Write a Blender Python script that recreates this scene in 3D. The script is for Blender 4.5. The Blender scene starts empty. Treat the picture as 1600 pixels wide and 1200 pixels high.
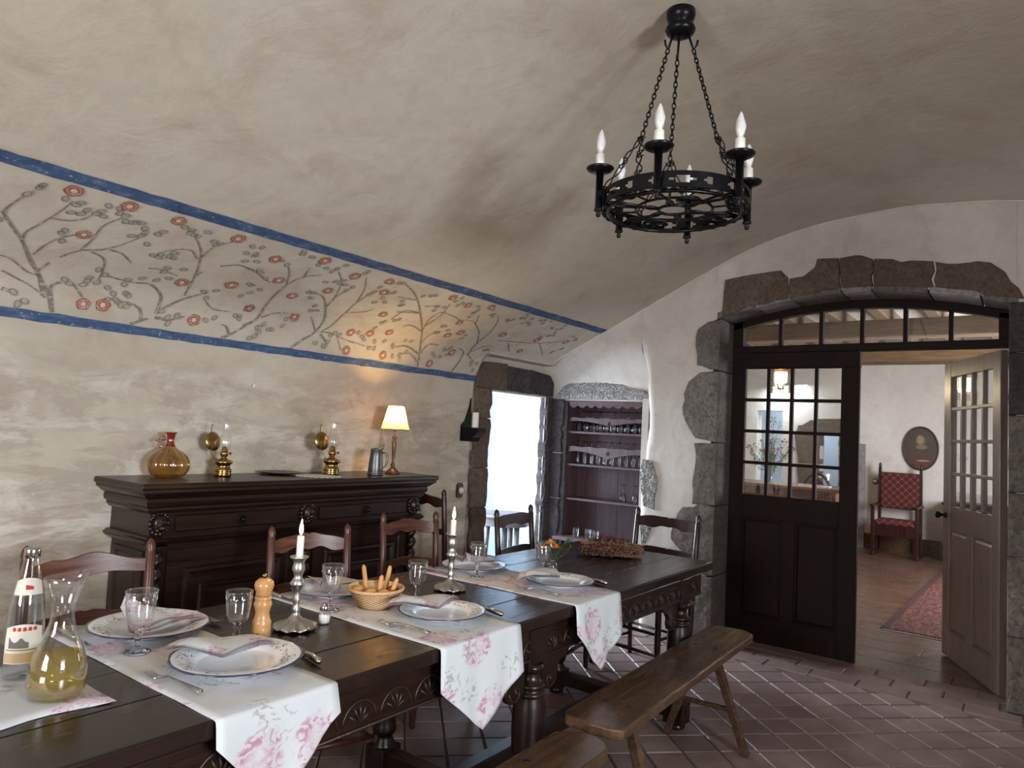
import bpy, bmesh, math, random
from math import sin, cos, pi, sqrt, atan2
from mathutils import Vector, Matrix, Euler
R = random.Random(7)
SC = bpy.context.scene
COL = SC.collection
# ------------------------------------------------------------ camera
cam_d = bpy.data.cameras.new('camera'); cam = bpy.data.objects.new('camera', cam_d); COL.objects.link(cam)
_f = Vector((0.800976, 0.595025, 0.066203)); _r = Vector((0.592772, -0.803704, 0.051777)); _u = Vector((-0.084016, 0.002228, 0.996462))
cam.matrix_world = Matrix(((_r.x, _u.x, -_f.x, 0), (_r.y, _u.y, -_f.y, 0), (_r.z, _u.z, -_f.z, 1.42), (0, 0, 0, 1)))
cam_d.sensor_width = 36.0; cam_d.lens = 36.0 * 1110.577 / 1600; cam_d.clip_start = .02
SC.camera = cam
# ------------------------------------------------------------ world, daylight, exposure
W = bpy.data.worlds.new('world'); SC.world = W; W.use_nodes = True
W.node_tree.nodes['Background'].inputs[0].default_value = (.62, .76, 1, 1)
W.node_tree.nodes['Background'].inputs[1].default_value = .5
SC.view_settings.view_transform = 'Standard'; SC.view_settings.look = 'None'
SC.view_settings.exposure = 0.0; SC.view_settings.gamma = 1; SC.view_settings.use_curve_mapping = False
try:
    SC.cycles.max_bounces = 8; SC.cycles.diffuse_bounces = 4; SC.cycles.transparent_max_bounces = 24
    SC.cycles.caustics_reflective = False; SC.cycles.caustics_refractive = False
    SC.cycles.sample_clamp_indirect = 6
except Exception: pass
def area(name, loc, target, sx, sy, watts, col):
    l = bpy.data.lights.new(name, 'AREA'); l.shape = 'RECTANGLE'; l.size = sx; l.size_y = sy; l.energy = watts; l.color = col
    o = bpy.data.objects.new(name, l); COL.objects.link(o); o.location = loc
    o.rotation_euler = (Vector(target) - Vector(loc)).to_track_quat('-Z', 'Y').to_euler(); return o
def lamp(name, loc, watts, col, r=.02):
    l = bpy.data.lights.new(name, 'POINT'); l.energy = watts; l.color = col; l.shadow_soft_size = r
    o = bpy.data.objects.new(name, l); COL.objects.link(o); o.location = loc; return o
area('daylight_right_window', (.36, -3.05, 1.60), (.9, -.3, 2.4), .80, .80, 225, (.88, .94, 1))
area('added_back_fill', (-2.9, .9, 1.6), (1.5, 1.5, 2.3), 1.3, 1.2, 120, (.96, .97, 1))  # fill lamp added behind the viewer to lift the vault and tables
area('daylight_alcove_window', (4.75, 5.15, 1.35), (4.85, 3, 1.0), 1.0, 1.5, 230, (.78, .89, 1))
area('added_alcove_side_fill', (4.15, 4.45, 1.4), (6.4, 4.7, 1.2), .8, 1.3, 16, (.80, .90, 1))  # extra lamp added to brighten the alcove's far wall; no opening behind it
area('daylight_hall_window', (8.6, -.85, 1.5), (8.6, 3, .9), 1.6, 1.4, 180, (.92, .95, 1))
lamp('lantern_bulb_light', (7.5, 2.13, 2.07), 110, (1, .78, .45), .05)
lamp('table_lamp_bulb_light', (3.124, 3.204, 1.47), 7.5, (1, .62, .22), .012)
# ------------------------------------------------------------ helpers
def tag(o, label=None, cat=None, group=None, kind=None):
    if label: o['label'] = label
    if cat: o['category'] = cat
    if group: o['group'] = group
    if kind: o['kind'] = kind
    return o
def empty(name, loc, rz=0, label=None, cat=None, group=None, scale=1):
    o = bpy.data.objects.new(name, None); COL.objects.link(o); o.location = loc; o.rotation_euler = (0, 0, rz)
    o.empty_display_size = .05; o.scale = (scale,) * 3
    return tag(o, label, cat, group)
def link(name, me, mat=None, parent=None, kind=None):
    o = bpy.data.objects.new(name, me); COL.objects.link(o)
    if mat is not None and not me.materials: me.materials.append(mat)
    if parent: o.parent = parent
    if kind: o['kind'] = kind
    return o
def kids(o): return [c for c in COL.objects if c.parent == o]
def copy_tree(o, loc=None, rz=None, label=None, group=None, parent=None, top=True):
    ch = kids(o)
    c = o.copy(); COL.objects.link(c)
    if parent: c.parent = parent
    if loc is not None: c.location = loc
    if rz is not None: c.rotation_euler = (0, 0, rz)
    if label: c['label'] = label
    if group: c['group'] = group
    for k in ch: copy_tree(k, parent=c, top=False)
    return c
class MB:
    def __init__(s): s.v = []; s.f = []; s.sm = []
    def add(s, v, f, smooth=False, M=None):
        n = len(s.v)
        s.v += [tuple(M @ Vector(p)) if M else tuple(p) for p in v]
        s.f += [tuple(i + n for i in q) for q in f]; s.sm += [smooth] * len(f); return s
    def box(s, x0, x1, y0, y1, z0, z1, M=None):
        v = [(x, y, z) for z in (z0, z1) for y in (y0, y1) for x in (x0, x1)]
        return s.add(v, [(0, 2, 3, 1), (4, 5, 7, 6), (0, 1, 5, 4), (2, 6, 7, 3), (0, 4, 6, 2), (1, 3, 7, 5)], False, M)
    def bbox(s, x0, x1, y0, y1, z0, z1, b=.004, M=None):
        # box with bevelled top and bottom edges
        rings = [(b, z0), (0, z0 + b), (0, z1 - b), (b, z1)]
        v = []; f = []
        for o, z in rings: v += [(x0 + o, y0 + o, z), (x1 - o, y0 + o, z), (x1 - o, y1 - o, z), (x0 + o, y1 - o, z)]
        for k in range(3):
            for i in range(4): j = (i + 1) % 4; f.append((4 * k + i, 4 * k + j, 4 * k + 4 + j, 4 * k + 4 + i))
        f += [(3, 2, 1, 0), (12, 13, 14, 15)]
        return s.add(v, f, False, M)
    def lathe(s, prof, n=24, M=None, mod=None, close=False, smooth=True):
        v = []; f = []; m = len(prof)
        for i, (r, z) in enumerate(prof):
            for k in range(n):
                a = 2 * pi * k / n; rr, zz = (mod(r, z, a) if mod else (r, z)); v.append((rr * cos(a), rr * sin(a), zz))
        for i in range(m - 1):
            for k in range(n):
                j = (k + 1) % n; f.append((i * n + k, i * n + j, (i + 1) * n + j, (i + 1) * n + k))
        if close: f += [tuple(range(n))[::-1], tuple((m - 1) * n + k for k in range(n))]
        return s.add(v, f, smooth, M)
    def tube(s, pts, r, n=8, M=None, caps=True, closed=False, sq=False):
        P = [Vector(p) for p in pts]; m = len(P); v = []; f = []
        rr = r if isinstance(r, (list, tuple)) else [r] * m
        up = None
        for i in range(m):
            if closed: t = P[(i + 1) % m] - P[i - 1]
            else: t = P[min(i + 1, m - 1)] - P[max(i - 1, 0)]
            if t.length < 1e-9: t = Vector((0, 0, 1))
            t.normalize()
            if up is None: up = Vector((0, 0, 1)) if abs(t.z) < .9 else Vector((1, 0, 0))
            a = up - t * up.dot(t)
            if a.length < 1e-6: a = t.orthogonal()
            a.normalize(); b = t.cross(a); up = a
            for k in range(n):
                an = 2 * pi * (k + (.5 if sq else 0)) / n
                v.append(P[i] + (a * cos(an) + b * sin(an)) * rr[i])
        for i in range(m if closed else m - 1):
            for k in range(n):
                j = (k + 1) % n; q = (i + 1) % m; f.append((i * n + k, i * n + j, q * n + j, q * n + k))
        if caps and not closed: f += [tuple(range(n))[::-1], tuple((m - 1) * n + k for k in range(n))]
        return s.add(v, f, n > 4, M)
    def prism(s, poly, d0, d1, axis='y', M=None):
        # poly in the two other axes (x,z) / (y,z) / (x,y)
        n = len(poly); v = []
        for d in (d0, d1):
            for a, b in poly: v.append({'y': (a, d, b), 'x': (d, a, b), 'z': (a, b, d)}[axis])
        f = [tuple(range(n))[::-1], tuple(range(n, 2 * n))] + [(i, (i + 1) % n, n + (i + 1) % n, n + i) for i in range(n)]
        return s.add(v, f, False, M)
    def ball(s, c, r, n=8, m=6, sc=(1, 1, 1)):
        pr = [(sin(pi * i / m) * r, -cos(pi * i / m) * r) for i in range(m + 1)]; pr[0] = (r * .02, -r); pr[-1] = (r * .02, r)
        return s.lathe(pr, n, Matrix.Translation(c) @ Matrix.Diagonal((*sc, 1)), close=True)
    def mesh(s, name):
        me = bpy.data.meshes.new(name); me.from_pydata(s.v, [], s.f); me.update()
        bm = bmesh.new(); bm.from_mesh(me); bmesh.ops.recalc_face_normals(bm, faces=bm.faces); bm.to_mesh(me); bm.free()
        me.polygons.foreach_set('use_smooth', s.sm); return me
    def build(s, name, mat, parent=None, kind=None):
        return link(name, s.mesh(name), mat, parent, kind)
def bev(o, w=.004, seg=2):
    m = o.modifiers.new('bevel', 'BEVEL'); m.width = w; m.segments = seg; m.limit_method = 'ANGLE'; return o
def sub(o, n=1):
    m = o.modifiers.new('sub', 'SUBSURF'); m.levels = n; m.render_levels = n; return o
def T(x, y, z): return Matrix.Translation((x, y, z))
def RZ(a): return Matrix.Rotation(a, 4, 'Z')
def RX(a): return Matrix.Rotation(a, 4, 'X')
def RY(a): return Matrix.Rotation(a, 4, 'Y')
# ------------------------------------------------------------ materials
class NT:
    def __init__(s, name):
        s.m = bpy.data.materials.new(name); s.m.use_nodes = True; s.t = s.m.node_tree; s.t.nodes.clear()
        s.o = s.n('ShaderNodeOutputMaterial')
    def n(s, t, **k):
        q = s.t.nodes.new(t)
        for a, b in k.items(): setattr(q, a, b)
        return q
    def l(s, a, b): s.t.links.new(a, b)
    def co(s, scale=(1, 1, 1), kind='Object'):
        c = s.n('ShaderNodeTexCoord'); m = s.n('ShaderNodeMapping'); m.inputs['Scale'].default_value = scale
        s.l(c.outputs[kind], m.inputs[0]); return m.outputs[0]
    def wco(s, scale=(1, 1, 1)):
        c = s.n('ShaderNodeNewGeometry'); m = s.n('ShaderNodeMapping'); m.inputs['Scale'].default_value = scale
        s.l(c.outputs['Position'], m.inputs[0]); return m.outputs[0]
    def noise(s, v, scale, det=4, rough=.55, dist=0):
        q = s.n('ShaderNodeTexNoise'); q.inputs['Scale'].default_value = scale; q.inputs['Detail'].default_value = det
        q.inputs['Roughness'].default_value = rough; q.inputs['Distortion'].default_value = dist
        if v: s.l(v, q.inputs['Vector'])
        return q.outputs['Fac']
    def vor(s, v, scale, out='Distance', feat='F1', dim='3D'):
        q = s.n('ShaderNodeTexVoronoi'); q.voronoi_dimensions = dim; q.feature = feat; q.inputs['Scale'].default_value = scale; s.l(v, q.inputs['Vector']); return q.outputs[out]
    def ramp(s, fac, stops, interp='LINEAR'):
        q = s.n('ShaderNodeValToRGB'); q.color_ramp.interpolation = interp; e = q.color_ramp.elements
        while len(e) < len(stops): e.new(.5)
        for i, (p, c) in enumerate(stops):
            e[i].position = p; e[i].color = (*c, 1) if not isinstance(c, float) else (c, c, c, 1)
        s.l(fac, q.inputs[0]); return q.outputs[0]
    def mix(s, fac, a, b, mode='MIX'):
        q = s.n('ShaderNodeMix'); q.data_type = 'RGBA'; q.blend_type = mode
        for i, x in ((0, fac), (6, a), (7, b)):
            if isinstance(x, (int, float)): q.inputs[i].default_value = x
            elif isinstance(x, tuple): q.inputs[i].default_value = (*x, 1)
            else: s.l(x, q.inputs[i])
        return q.outputs[2]
    def math(s, op, a, b=0, c=0):
        q = s.n('ShaderNodeMath'); q.operation = op
        for i, x in enumerate((a, b, c)):
            if isinstance(x, (int, float)): q.inputs[i].default_value = x
            else: s.l(x, q.inputs[i])
        return q.outputs[0]
    def sep(s, v):
        q = s.n('ShaderNodeSeparateXYZ'); s.l(v, q.inputs[0]); return q.outputs
    def bsdf(s, col, rough=.5, metal=0, bump=None, bs=.3, bd=.01, spec=None, coat=0, **kw):
        p = s.n('ShaderNodeBsdfPrincipled')
        for nm, x in (('Base Color', col), ('Roughness', rough), ('Metallic', metal)):
            if isinstance(x, (int, float)): p.inputs[nm].default_value = x
            elif isinstance(x, tuple): p.inputs[nm].default_value = (*x, 1)
            else: s.l(x, p.inputs[nm])
        if spec is not None: p.inputs['Specular IOR Level'].default_value = spec
        if coat: p.inputs['Coat Weight'].default_value = coat; p.inputs['Coat Roughness'].default_value = .15
        if bump is not None:
            b = s.n('ShaderNodeBump'); b.inputs['Strength'].default_value = bs; b.inputs['Distance'].default_value = bd
            s.l(bump, b.inputs['Height']); s.l(b.outputs[0], p.inputs['Normal'])
        for k, x in kw.items(): p.inputs[k.replace('_', ' ')].default_value = x
        s.l(p.outputs[0], s.o.inputs[0]); return s.m
def srgb(r, g, b):
    return tuple(((c / 255) / 12.92 if c / 255 <= .04045 else ((c / 255 + .055) / 1.055) ** 2.4) for c in (r, g, b))
def wood(name, dark, light, rough=.35, axis='X', scale=1., spec=.5, coat=0, wear=None):
    m = NT(name); st = {'X': (2, 22, 22), 'Y': (22, 2, 22), 'Z': (22, 22, 2)}[axis]
    v = m.co(tuple(a * scale for a in st)); g = m.noise(v, 1.6, 6, .65, .6); big = m.noise(m.co((1, 1, 1)), 3, 3)
    oi = m.n('ShaderNodeObjectInfo')
    c = m.ramp(g, [(.3, dark), (.7, light)])
    c = m.mix(m.math('MULTIPLY', big, .5), c, dark)
    c = m.mix(m.math('MULTIPLY', oi.outputs['Random'], .25), c, tuple(x * .6 for x in dark))
    if wear: c = m.mix(m.ramp(m.noise(m.co((1, 1, 1)), 9, 5, .7), [(.5, 0.), (.75, 1.)]), c, wear)
    rr = m.math('MULTIPLY_ADD', g, .22, rough - .1)
    return m.bsdf(c, rr, bump=g, bs=.25, bd=.002, spec=spec, coat=coat)
def plain(name, col, rough=.5, metal=0, n=12, var=.25, bs=.15, **kw):
    m = NT(name); g = m.noise(m.co(), n, 4)
    c = m.mix(m.math('MULTIPLY', g, var * 2), col, tuple(x * .55 for x in col))
    return m.bsdf(c, rough, metal, bump=g, bs=bs, bd=.003, **kw)
def thin_glass(name, tint=(1, 1, 1), ior=1.5, edge=.35, rough=.0, edge_col=(.75, .8, .85), refl=1.0):
    m = NT(name); tr = m.n('ShaderNodeBsdfTransparent'); gl = m.n('ShaderNodeBsdfGlossy'); gl.inputs['Roughness'].default_value = rough + .02
    gl.inputs['Color'].default_value = (refl, refl, refl, 1)
    g = m.n('ShaderNodeNewGeometry'); dt = m.n('ShaderNodeVectorMath'); dt.operation = 'DOT_PRODUCT'; m.l(g.outputs['Normal'], dt.inputs[0]); m.l(g.outputs['Incoming'], dt.inputs[1])
    fc = m.math('SUBTRACT', 1, m.math('ABSOLUTE', dt.outputs['Value']))
    c = m.mix(m.ramp(fc, [(.62, 0.), (1., edge)]), tint, edge_col)
    m.l(c, tr.inputs[0]); r0 = ((ior - 1) / (ior + 1)) ** 2 * 1.9; fr = m.math('MULTIPLY_ADD', m.math('POWER', fc, 3.2), .85, r0)
    mx = m.n('ShaderNodeMixShader'); m.l(fr, mx.inputs[0]); m.l(tr.outputs[0], mx.inputs[1]); m.l(gl.outputs[0], mx.inputs[2])
    m.l(mx.outputs[0], m.o.inputs[0]); return m.m
def emit(name, col, st):
    m = NT(name); e = m.n('ShaderNodeEmission'); e.inputs[0].default_value = (*col, 1); e.inputs[1].default_value = st
    m.l(e.outputs[0], m.o.inputs[0]); return m.m
M = {}
M['oak_dark'] = wood('dark_oak', srgb(22, 11, 9), srgb(52, 30, 22), .30)
M['oak_darkz'] = wood('dark_oak_upright', srgb(20, 10, 9), srgb(46, 27, 21), .32, 'Z')
M['table_top'] = wood('polished_table_top', srgb(22, 13, 12), srgb(44, 28, 24), .24, spec=.6)
M['carved'] = plain('carved_oak', srgb(44, 27, 20), .45, n=26, bs=.9)
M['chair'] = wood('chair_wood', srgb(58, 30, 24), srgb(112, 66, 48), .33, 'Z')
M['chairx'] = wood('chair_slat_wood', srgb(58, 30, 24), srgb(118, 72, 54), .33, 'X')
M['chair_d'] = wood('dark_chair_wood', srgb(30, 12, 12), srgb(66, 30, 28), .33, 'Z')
M['bench'] = wood('bench_wood', srgb(66, 47, 33), srgb(108, 80, 55), .26, spec=.7, wear=srgb(60, 42, 30))
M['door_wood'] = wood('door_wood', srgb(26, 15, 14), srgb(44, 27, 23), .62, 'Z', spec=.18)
M['door_lit'] = wood('lit_door_wood', srgb(106, 92, 86), srgb(148, 130, 120), .30, 'Z', spec=.6)  # same wood as the fixed leaf; its grey sheen is put into the colour
M['cup_wood'] = wood('cupboard_wood', srgb(72, 52, 54), srgb(112, 86, 88), .5, 'Z')
M['beam'] = wood('ceiling_beam_wood', srgb(96, 72, 48), srgb(150, 118, 84), .6, 'Y')
M['floor_wood'] = wood('floorboard_wood', srgb(76, 54, 44), srgb(118, 88, 70), .26, 'Y', spec=.6)
M['iron'] = plain('black_wrought_iron', (.012, .012, .015), .32, .7, n=40, bs=.4)
M['pewter'] = plain('aged_pewter', (.62, .60, .56), .36, 1, n=22, bs=.15)
M['tin'] = plain('dull_pewter', (.16, .16, .165), .38, .9, n=22, bs=.2)
M['brass'] = plain('aged_brass', (.42, .27, .10), .26, 1, n=18, bs=.1)
M['steel'] = plain('table_steel', (.62, .60, .58), .18, 1, n=10, bs=.02)
M['wax'] = plain('white_wax', (.86, .83, .76), .45, var=.05, Subsurface_Weight=0.0)
M['flame'] = emit('candle_flame', (1, .66, .28), 26)
M['flame2'] = emit('bulb_glow', (1, .80, .50), 60)
M['glass'] = thin_glass('clear_glass', (.985, .99, 1), edge=.9, edge_col=(.55, .6, .66))
M['solid_glass'] = plain('solid_glass', (.97, .98, 1), .01, var=0, bs=0, Transmission_Weight=1.0, IOR=1.45)
M['pane'] = thin_glass('window_pane', (.97, .98, .98), edge=.1, refl=.8)
M['bulb'] = plain('frosted_bulb', (.72, .71, .70), .2, var=.02)
M['water'] = thin_glass('water', (.88, .92, .95), ior=1.33, edge=.6, edge_col=(.55, .62, .68))
def wine_mat():
    m = NT('white_wine'); g = m.n('ShaderNodeBsdfGlossy'); g.inputs['Roughness'].default_value = .03; t = m.n('ShaderNodeBsdfTransparent'); t.inputs[0].default_value = (.92, .82, .40, 1)
    tl = m.n('ShaderNodeBsdfTranslucent'); tl.inputs[0].default_value = (.80, .64, .20, 1); df = m.n('ShaderNodeBsdfDiffuse'); df.inputs[0].default_value = (.62, .50, .16, 1)
    def mx(f, a, b): q = m.n('ShaderNodeMixShader'); q.inputs[0].default_value = f; m.l(a, q.inputs[1]); m.l(b, q.inputs[2]); return q.outputs[0]
    m.l(mx(.07, mx(.30, t.outputs[0], mx(.45, tl.outputs[0], df.outputs[0])), g.outputs[0]), m.o.inputs[0]); return m.m
M['wine'] = wine_mat()
def sparkle():
    m = NT('cut_glass'); tr = m.n('ShaderNodeBsdfTransparent'); gl = m.n('ShaderNodeBsdfGlossy'); gl.inputs['Roughness'].default_value = .04; fr = m.n('ShaderNodeFresnel'); fr.inputs[0].default_value = 1.5
    mx = m.n('ShaderNodeMixShader'); m.l(fr.outputs[0], mx.inputs[0]); m.l(tr.outputs[0], mx.inputs[1]); m.l(gl.outputs[0], mx.inputs[2]); m.l(mx.outputs[0], m.o.inputs[0]); return m.m
M['sparkle'] = sparkle()
def wicker_mat():
    m = NT('woven_wicker'); v = m.co(); x, y, z = m.sep(v); an = m.math('ARCTAN2', y, x)
    k = m.math('MULTIPLY', m.math('SINE', m.math('MULTIPLY', an, 22)), m.math('SINE', m.math('MULTIPLY', z, 714))); n = m.noise(v, 40, 3)
    c = m.mix(m.math('MULTIPLY_ADD', k, .5, .5), srgb(168, 124, 78), srgb(228, 194, 148)); c = m.mix(m.math('MULTIPLY', n, .4), c, srgb(176, 132, 88))
    gap = m.ramp(m.math('ABSOLUTE', m.math('SINE', m.math('MULTIPLY', z, 714))), [(.0, 1.), (.25, 0.)]); c = m.mix(m.math('MULTIPLY', gap, .6), c, srgb(112, 76, 46))
    return m.bsdf(c, .6, bump=k, bs=.6, bd=.003)
M['weave'] = wicker_mat()
M['amber'] = thin_glass('amber_glass', (.74, .58, .32), edge=1., edge_col=(.16, .09, .03), refl=1)
M['redglass'] = thin_glass('red_glass', (.62, .20, .10), edge=.85, edge_col=(.3, .05, .03))
M['wicker'] = plain('wicker', srgb(218, 180, 132), .6, n=60, var=.35)
M['bread'] = plain('breadstick', srgb(214, 164, 104), .8, n=30, var=.3, bs=.5)
M['crust'] = plain('brown_crust', srgb(150, 88, 56), .8, n=40, var=.4, bs=.6)
M['pepper'] = wood('beech', srgb(196, 140, 84), srgb(222, 172, 112), .28, 'Z', coat=.3)
M['salt'] = plain('salt', (.85, .85, .83), .8, var=.08)
M['red'] = plain('red_felt', srgb(120, 26, 22), .9, n=60)
M['straw'] = plain('straw', srgb(138, 108, 74), .8, n=50, var=.4)
M['dried'] = plain('dried_bracts', srgb(104, 62, 58), .85, n=40, var=.4)
M['dried2'] = plain('pale_bracts', srgb(146, 112, 94), .85, n=40, var=.4)
M['green'] = plain('leaf_green', srgb(58, 84, 46), .6, n=30)
M['orange'] = plain('orange_petals', srgb(236, 150, 40), .6, n=40, var=.3)
M['white_china'] = plain('white_porcelain', (.82, .82, .82), .15, var=.03)
M['brown_china'] = plain('brown_bakelite', srgb(78, 38, 30), .3)
M['lace'] = plain('crochet_lace', srgb(196, 190, 176), .9)
M['rush'] = plain('woven_rush', srgb(122, 100, 78), .8, n=60, var=.5, bs=.8)
M['black_cup'] = plain('black_lacquer', (.015, .014, .014), .25)
M['grout'] = plain('tile_mortar', srgb(126, 116, 108), .8, n=30)
def cloth_mat():
    # linen with sprays of painted roses (flat print)
    m = NT('floral_linen'); v = m.co((1, 1, 1), 'UV'); w = m.noise(v, 5, 3, .6)
    warp = m.n('ShaderNodeVectorMath'); warp.operation = 'ADD'
    nn = m.n('ShaderNodeTexNoise'); nn.inputs['Scale'].default_value = 14; nn.inputs['Detail'].default_value = 3; m.l(v, nn.inputs['Vector'])
    sc = m.n('ShaderNodeVectorMath'); sc.operation = 'SCALE'; sc.inputs[3].default_value = .035; m.l(nn.outputs['Color'], sc.inputs[0])
    m.l(v, warp.inputs[0]); m.l(sc.outputs[0], warp.inputs[1]); vv = warp.outputs[0]
    base = m.mix(m.math('MULTIPLY', w, .4), srgb(208, 212, 216), srgb(190, 192, 195))
    # roses
    d = m.vor(vv, 4.6, dim='2D'); petals = m.noise(vv, 42, 2, .5, 1.2)
    rose = m.math('MULTIPLY', m.ramp(d, [(.20, 1.), (.34, 0.)]), m.ramp(petals, [(.38, .1), (.62, .75)]))
    c = m.mix(rose, base, srgb(200, 160, 176))
    deep = m.math('MULTIPLY', m.ramp(d, [(.12, 0.), (.2, 1.), (.27, 1.), (.34, 0.)]), m.ramp(petals, [(.52, 0.), (.6, 1.)]))
    c = m.mix(m.math('MULTIPLY', deep, .7), c, srgb(176, 108, 138))
    # leaves
    v2 = m.n('ShaderNodeVectorMath'); v2.operation = 'ADD'; v2.inputs[1].default_value = (.37, .11, .23); m.l(vv, v2.inputs[0])
    d2 = m.vor(v2.outputs[0], 6.5, dim='2D'); l2 = m.noise(v2.outputs[0], 30, 2, .5, 2.0)
    leaf = m.math('MULTIPLY', m.ramp(d2, [(.24, 1.), (.34, 0.)]), m.ramp(l2, [(.53, 0.), (.60, 1.)]))
    c = m.mix(m.math('MULTIPLY', leaf, .7), c, srgb(150, 152, 146))
    wv = m.noise(m.co((220, 220, 220)), 1, 2)
    return m.bsdf(c, .85, bump=wv, bs=.12, bd=.001)
M['cloth'] = cloth_mat()
def plate_mat(Rr):
    m = NT('china_blue_garland'); v = m.co(); x, y, z = m.sep(v)
    r = m.math('SQRT', m.math('ADD', m.math('MULTIPLY', x, x), m.math('MULTIPLY', y, y)))
    band = m.ramp(m.math('DIVIDE', r, Rr), [(.66, 0.), (.70, 1.), (.90, 1.), (.93, 0.)])
    g = m.noise(v, 62, 2, .55, 2.5); g2 = m.noise(v, 24, 2)
    f = m.math('MULTIPLY', m.math('MULTIPLY', band, m.ramp(g, [(.54, 0.), (.60, 1.)])), m.ramp(g2, [(.42, 0.), (.5, 1.)]))
    c = m.mix(f, (.92, .93, .94), srgb(48, 62, 110))
    c = m.mix(m.ramp(m.math('DIVIDE', r, Rr), [(.975, 0.), (.985, 1.)]), c, srgb(50, 60, 88))
    return m.bsdf(c, .12, coat=.4)
M['plate'] = plate_mat(.15)
def plaster_mat(name, base, alt, stain, sc=1., scr=0., spots=()):
    m = NT(name); v = m.wco((1, 1, 1))
    a = m.noise(v, .9 * sc, 5, .6, .3); b = m.noise(v, 3.2 * sc, 6, .65, .5); c3 = m.noise(v, 14, 5, .6)
    c = m.mix(m.ramp(a, [(.35, 0.), (.65, 1.)]), base, alt)
    c = m.mix(m.math('MULTIPLY', m.ramp(b, [(.50, 0.), (.72, 1.)]), .55), c, stain)
    c = m.mix(m.math('MULTIPLY', m.ramp(c3, [(.4, 0.), (.7, 1.)]), .12), c, tuple(x * .6 for x in stain))
    if scr:
        s = m.noise(m.wco((2.2, 2.2, 7)), 1.5, 6, .7, .8); z = m.sep(v)[2]
        zz = m.ramp(m.math('ADD', z, m.math('MULTIPLY', b, .5)), [(.0, 1.), (1., 1.)])
        lo = m.math('SUBTRACT', 1.95, m.math('ADD', z, m.math('MULTIPLY', b, .45)))
        lo = m.math('MAXIMUM', m.math('MINIMUM', m.math('MULTIPLY', lo, 5), 1), 0)
        f = m.math('MULTIPLY', m.ramp(s, [(.47, 0.), (.56, 1.)]), lo)
        c = m.mix(m.math('MULTIPLY', f, scr), c, srgb(150, 138, 124))
        s2 = m.noise(m.wco((1.2, 1.2, 3)), 2.3, 6, .7, .6)
        c = m.mix(m.math('MULTIPLY', m.math('MULTIPLY', m.ramp(s2, [(.52, 0.), (.60, 1.)]), lo), scr), c, srgb(228, 224, 216))
    for (px, py, pz, rx, ry, amt, colr) in spots:      # scuffed, stained plaster behind the sideboard
        mp = m.n('ShaderNodeVectorMath'); mp.operation = 'SUBTRACT'; mp.inputs[1].default_value = (px, py, pz); m.l(v, mp.inputs[0])
        ms = m.n('ShaderNodeVectorMath'); ms.operation = 'DIVIDE'; ms.inputs[1].default_value = (rx, ry, .6); m.l(mp.outputs[0], ms.inputs[0])
        ln = m.n('ShaderNodeVectorMath'); ln.operation = 'LENGTH'; m.l(ms.outputs[0], ln.inputs[0])
        st = m.noise(m.wco((.8, 3.2, 2.4)), 1.6, 5, .6, .6)
        c = m.mix(m.math('MULTIPLY', m.ramp(m.math('ADD', ln.outputs['Value'], m.math('MULTIPLY', m.math('SUBTRACT', st, .5), 1.7)), [(.15, 1.), (1., 0.)]), amt), c, colr)
    h = m.math('ADD', m.math('MULTIPLY', b, 1.0), m.math('MULTIPLY', c3, .35))
    return m.bsdf(c, .9, bump=h, bs=.35, bd=.02, spec=.15)
SPOTS = [(3.1, 3.42, 1.66, 1.1, .3, .45, srgb(152, 132, 114)), (1.3, 3.42, 1.62, .8, .3, .35, srgb(146, 132, 118))]
M['vault'] = plaster_mat('vault_plaster', srgb(200, 193, 178), srgb(190, 180, 164), srgb(168, 150, 134), scr=.42, spots=SPOTS)
M['endwall'] = plaster_mat('end_wall_plaster', srgb(218, 212, 206), srgb(204, 196, 188), srgb(184, 170, 158), 1.3)
M['whitewall'] = plaster_mat('pale_plaster', srgb(222, 216, 208), srgb(212, 204, 194), srgb(198, 186, 172), 1.)
M['alcove'] = plaster_mat('white_plaster', srgb(196, 208, 218), srgb(188, 200, 212), srgb(172, 184, 196), 1.)
def stone_mat(name, a, b, dark):
    m = NT(name); v = m.wco(); n1 = m.noise(v, 7, 7, .7, .3); n2 = m.noise(v, 38, 5, .7); oi = m.n('ShaderNodeObjectInfo')
    c = m.mix(m.ramp(n1, [(.32, 0.), (.68, 1.)]), a, b); c = m.mix(m.ramp(n2, [(.45, 0.), (.72, 1.)]), c, dark)
    c = m.mix(m.math('MULTIPLY', oi.outputs['Random'], .4), c, dark)
    h = m.math('ADD', n1, m.math('MULTIPLY', n2, .6))
    return m.bsdf(c, .85, bump=h, bs=.9, bd=.018, spec=.25)
M['stone'] = stone_mat('grey_stone', srgb(142, 136, 130), srgb(112, 104, 98), srgb(78, 72, 68))
M['stone_w'] = stone_mat('brown_stone', srgb(126, 110, 96), srgb(100, 86, 74), srgb(70, 60, 52))
M['stone_d'] = stone_mat('dark_stone', srgb(92, 84, 84), srgb(66, 60, 62), srgb(44, 40, 44))
M['stone_l'] = stone_mat('pale_stone', srgb(176, 172, 168), srgb(150, 146, 144), srgb(108, 104, 104))
def rough_stone_mat():
    m = NT('scabbled_stone'); v = m.wco(); n2 = m.vor(v, 70); n1 = m.noise(v, 30, 5, .7)
    n3 = m.noise(v, 9, 4, .6); c = m.ramp(m.math('ADD', m.math('MULTIPLY', n2, .35), m.math('ADD', m.math('MULTIPLY', n1, .45), m.math('MULTIPLY', n3, .3))), [(.3, srgb(86, 84, 84)), (.5, srgb(146, 144, 142)), (.72, srgb(200, 198, 194))])
    return m.bsdf(c, .9, bump=m.math('ADD', n1, n2), bs=1, bd=.02, spec=.2)
M['scab'] = rough_stone_mat()
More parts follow.
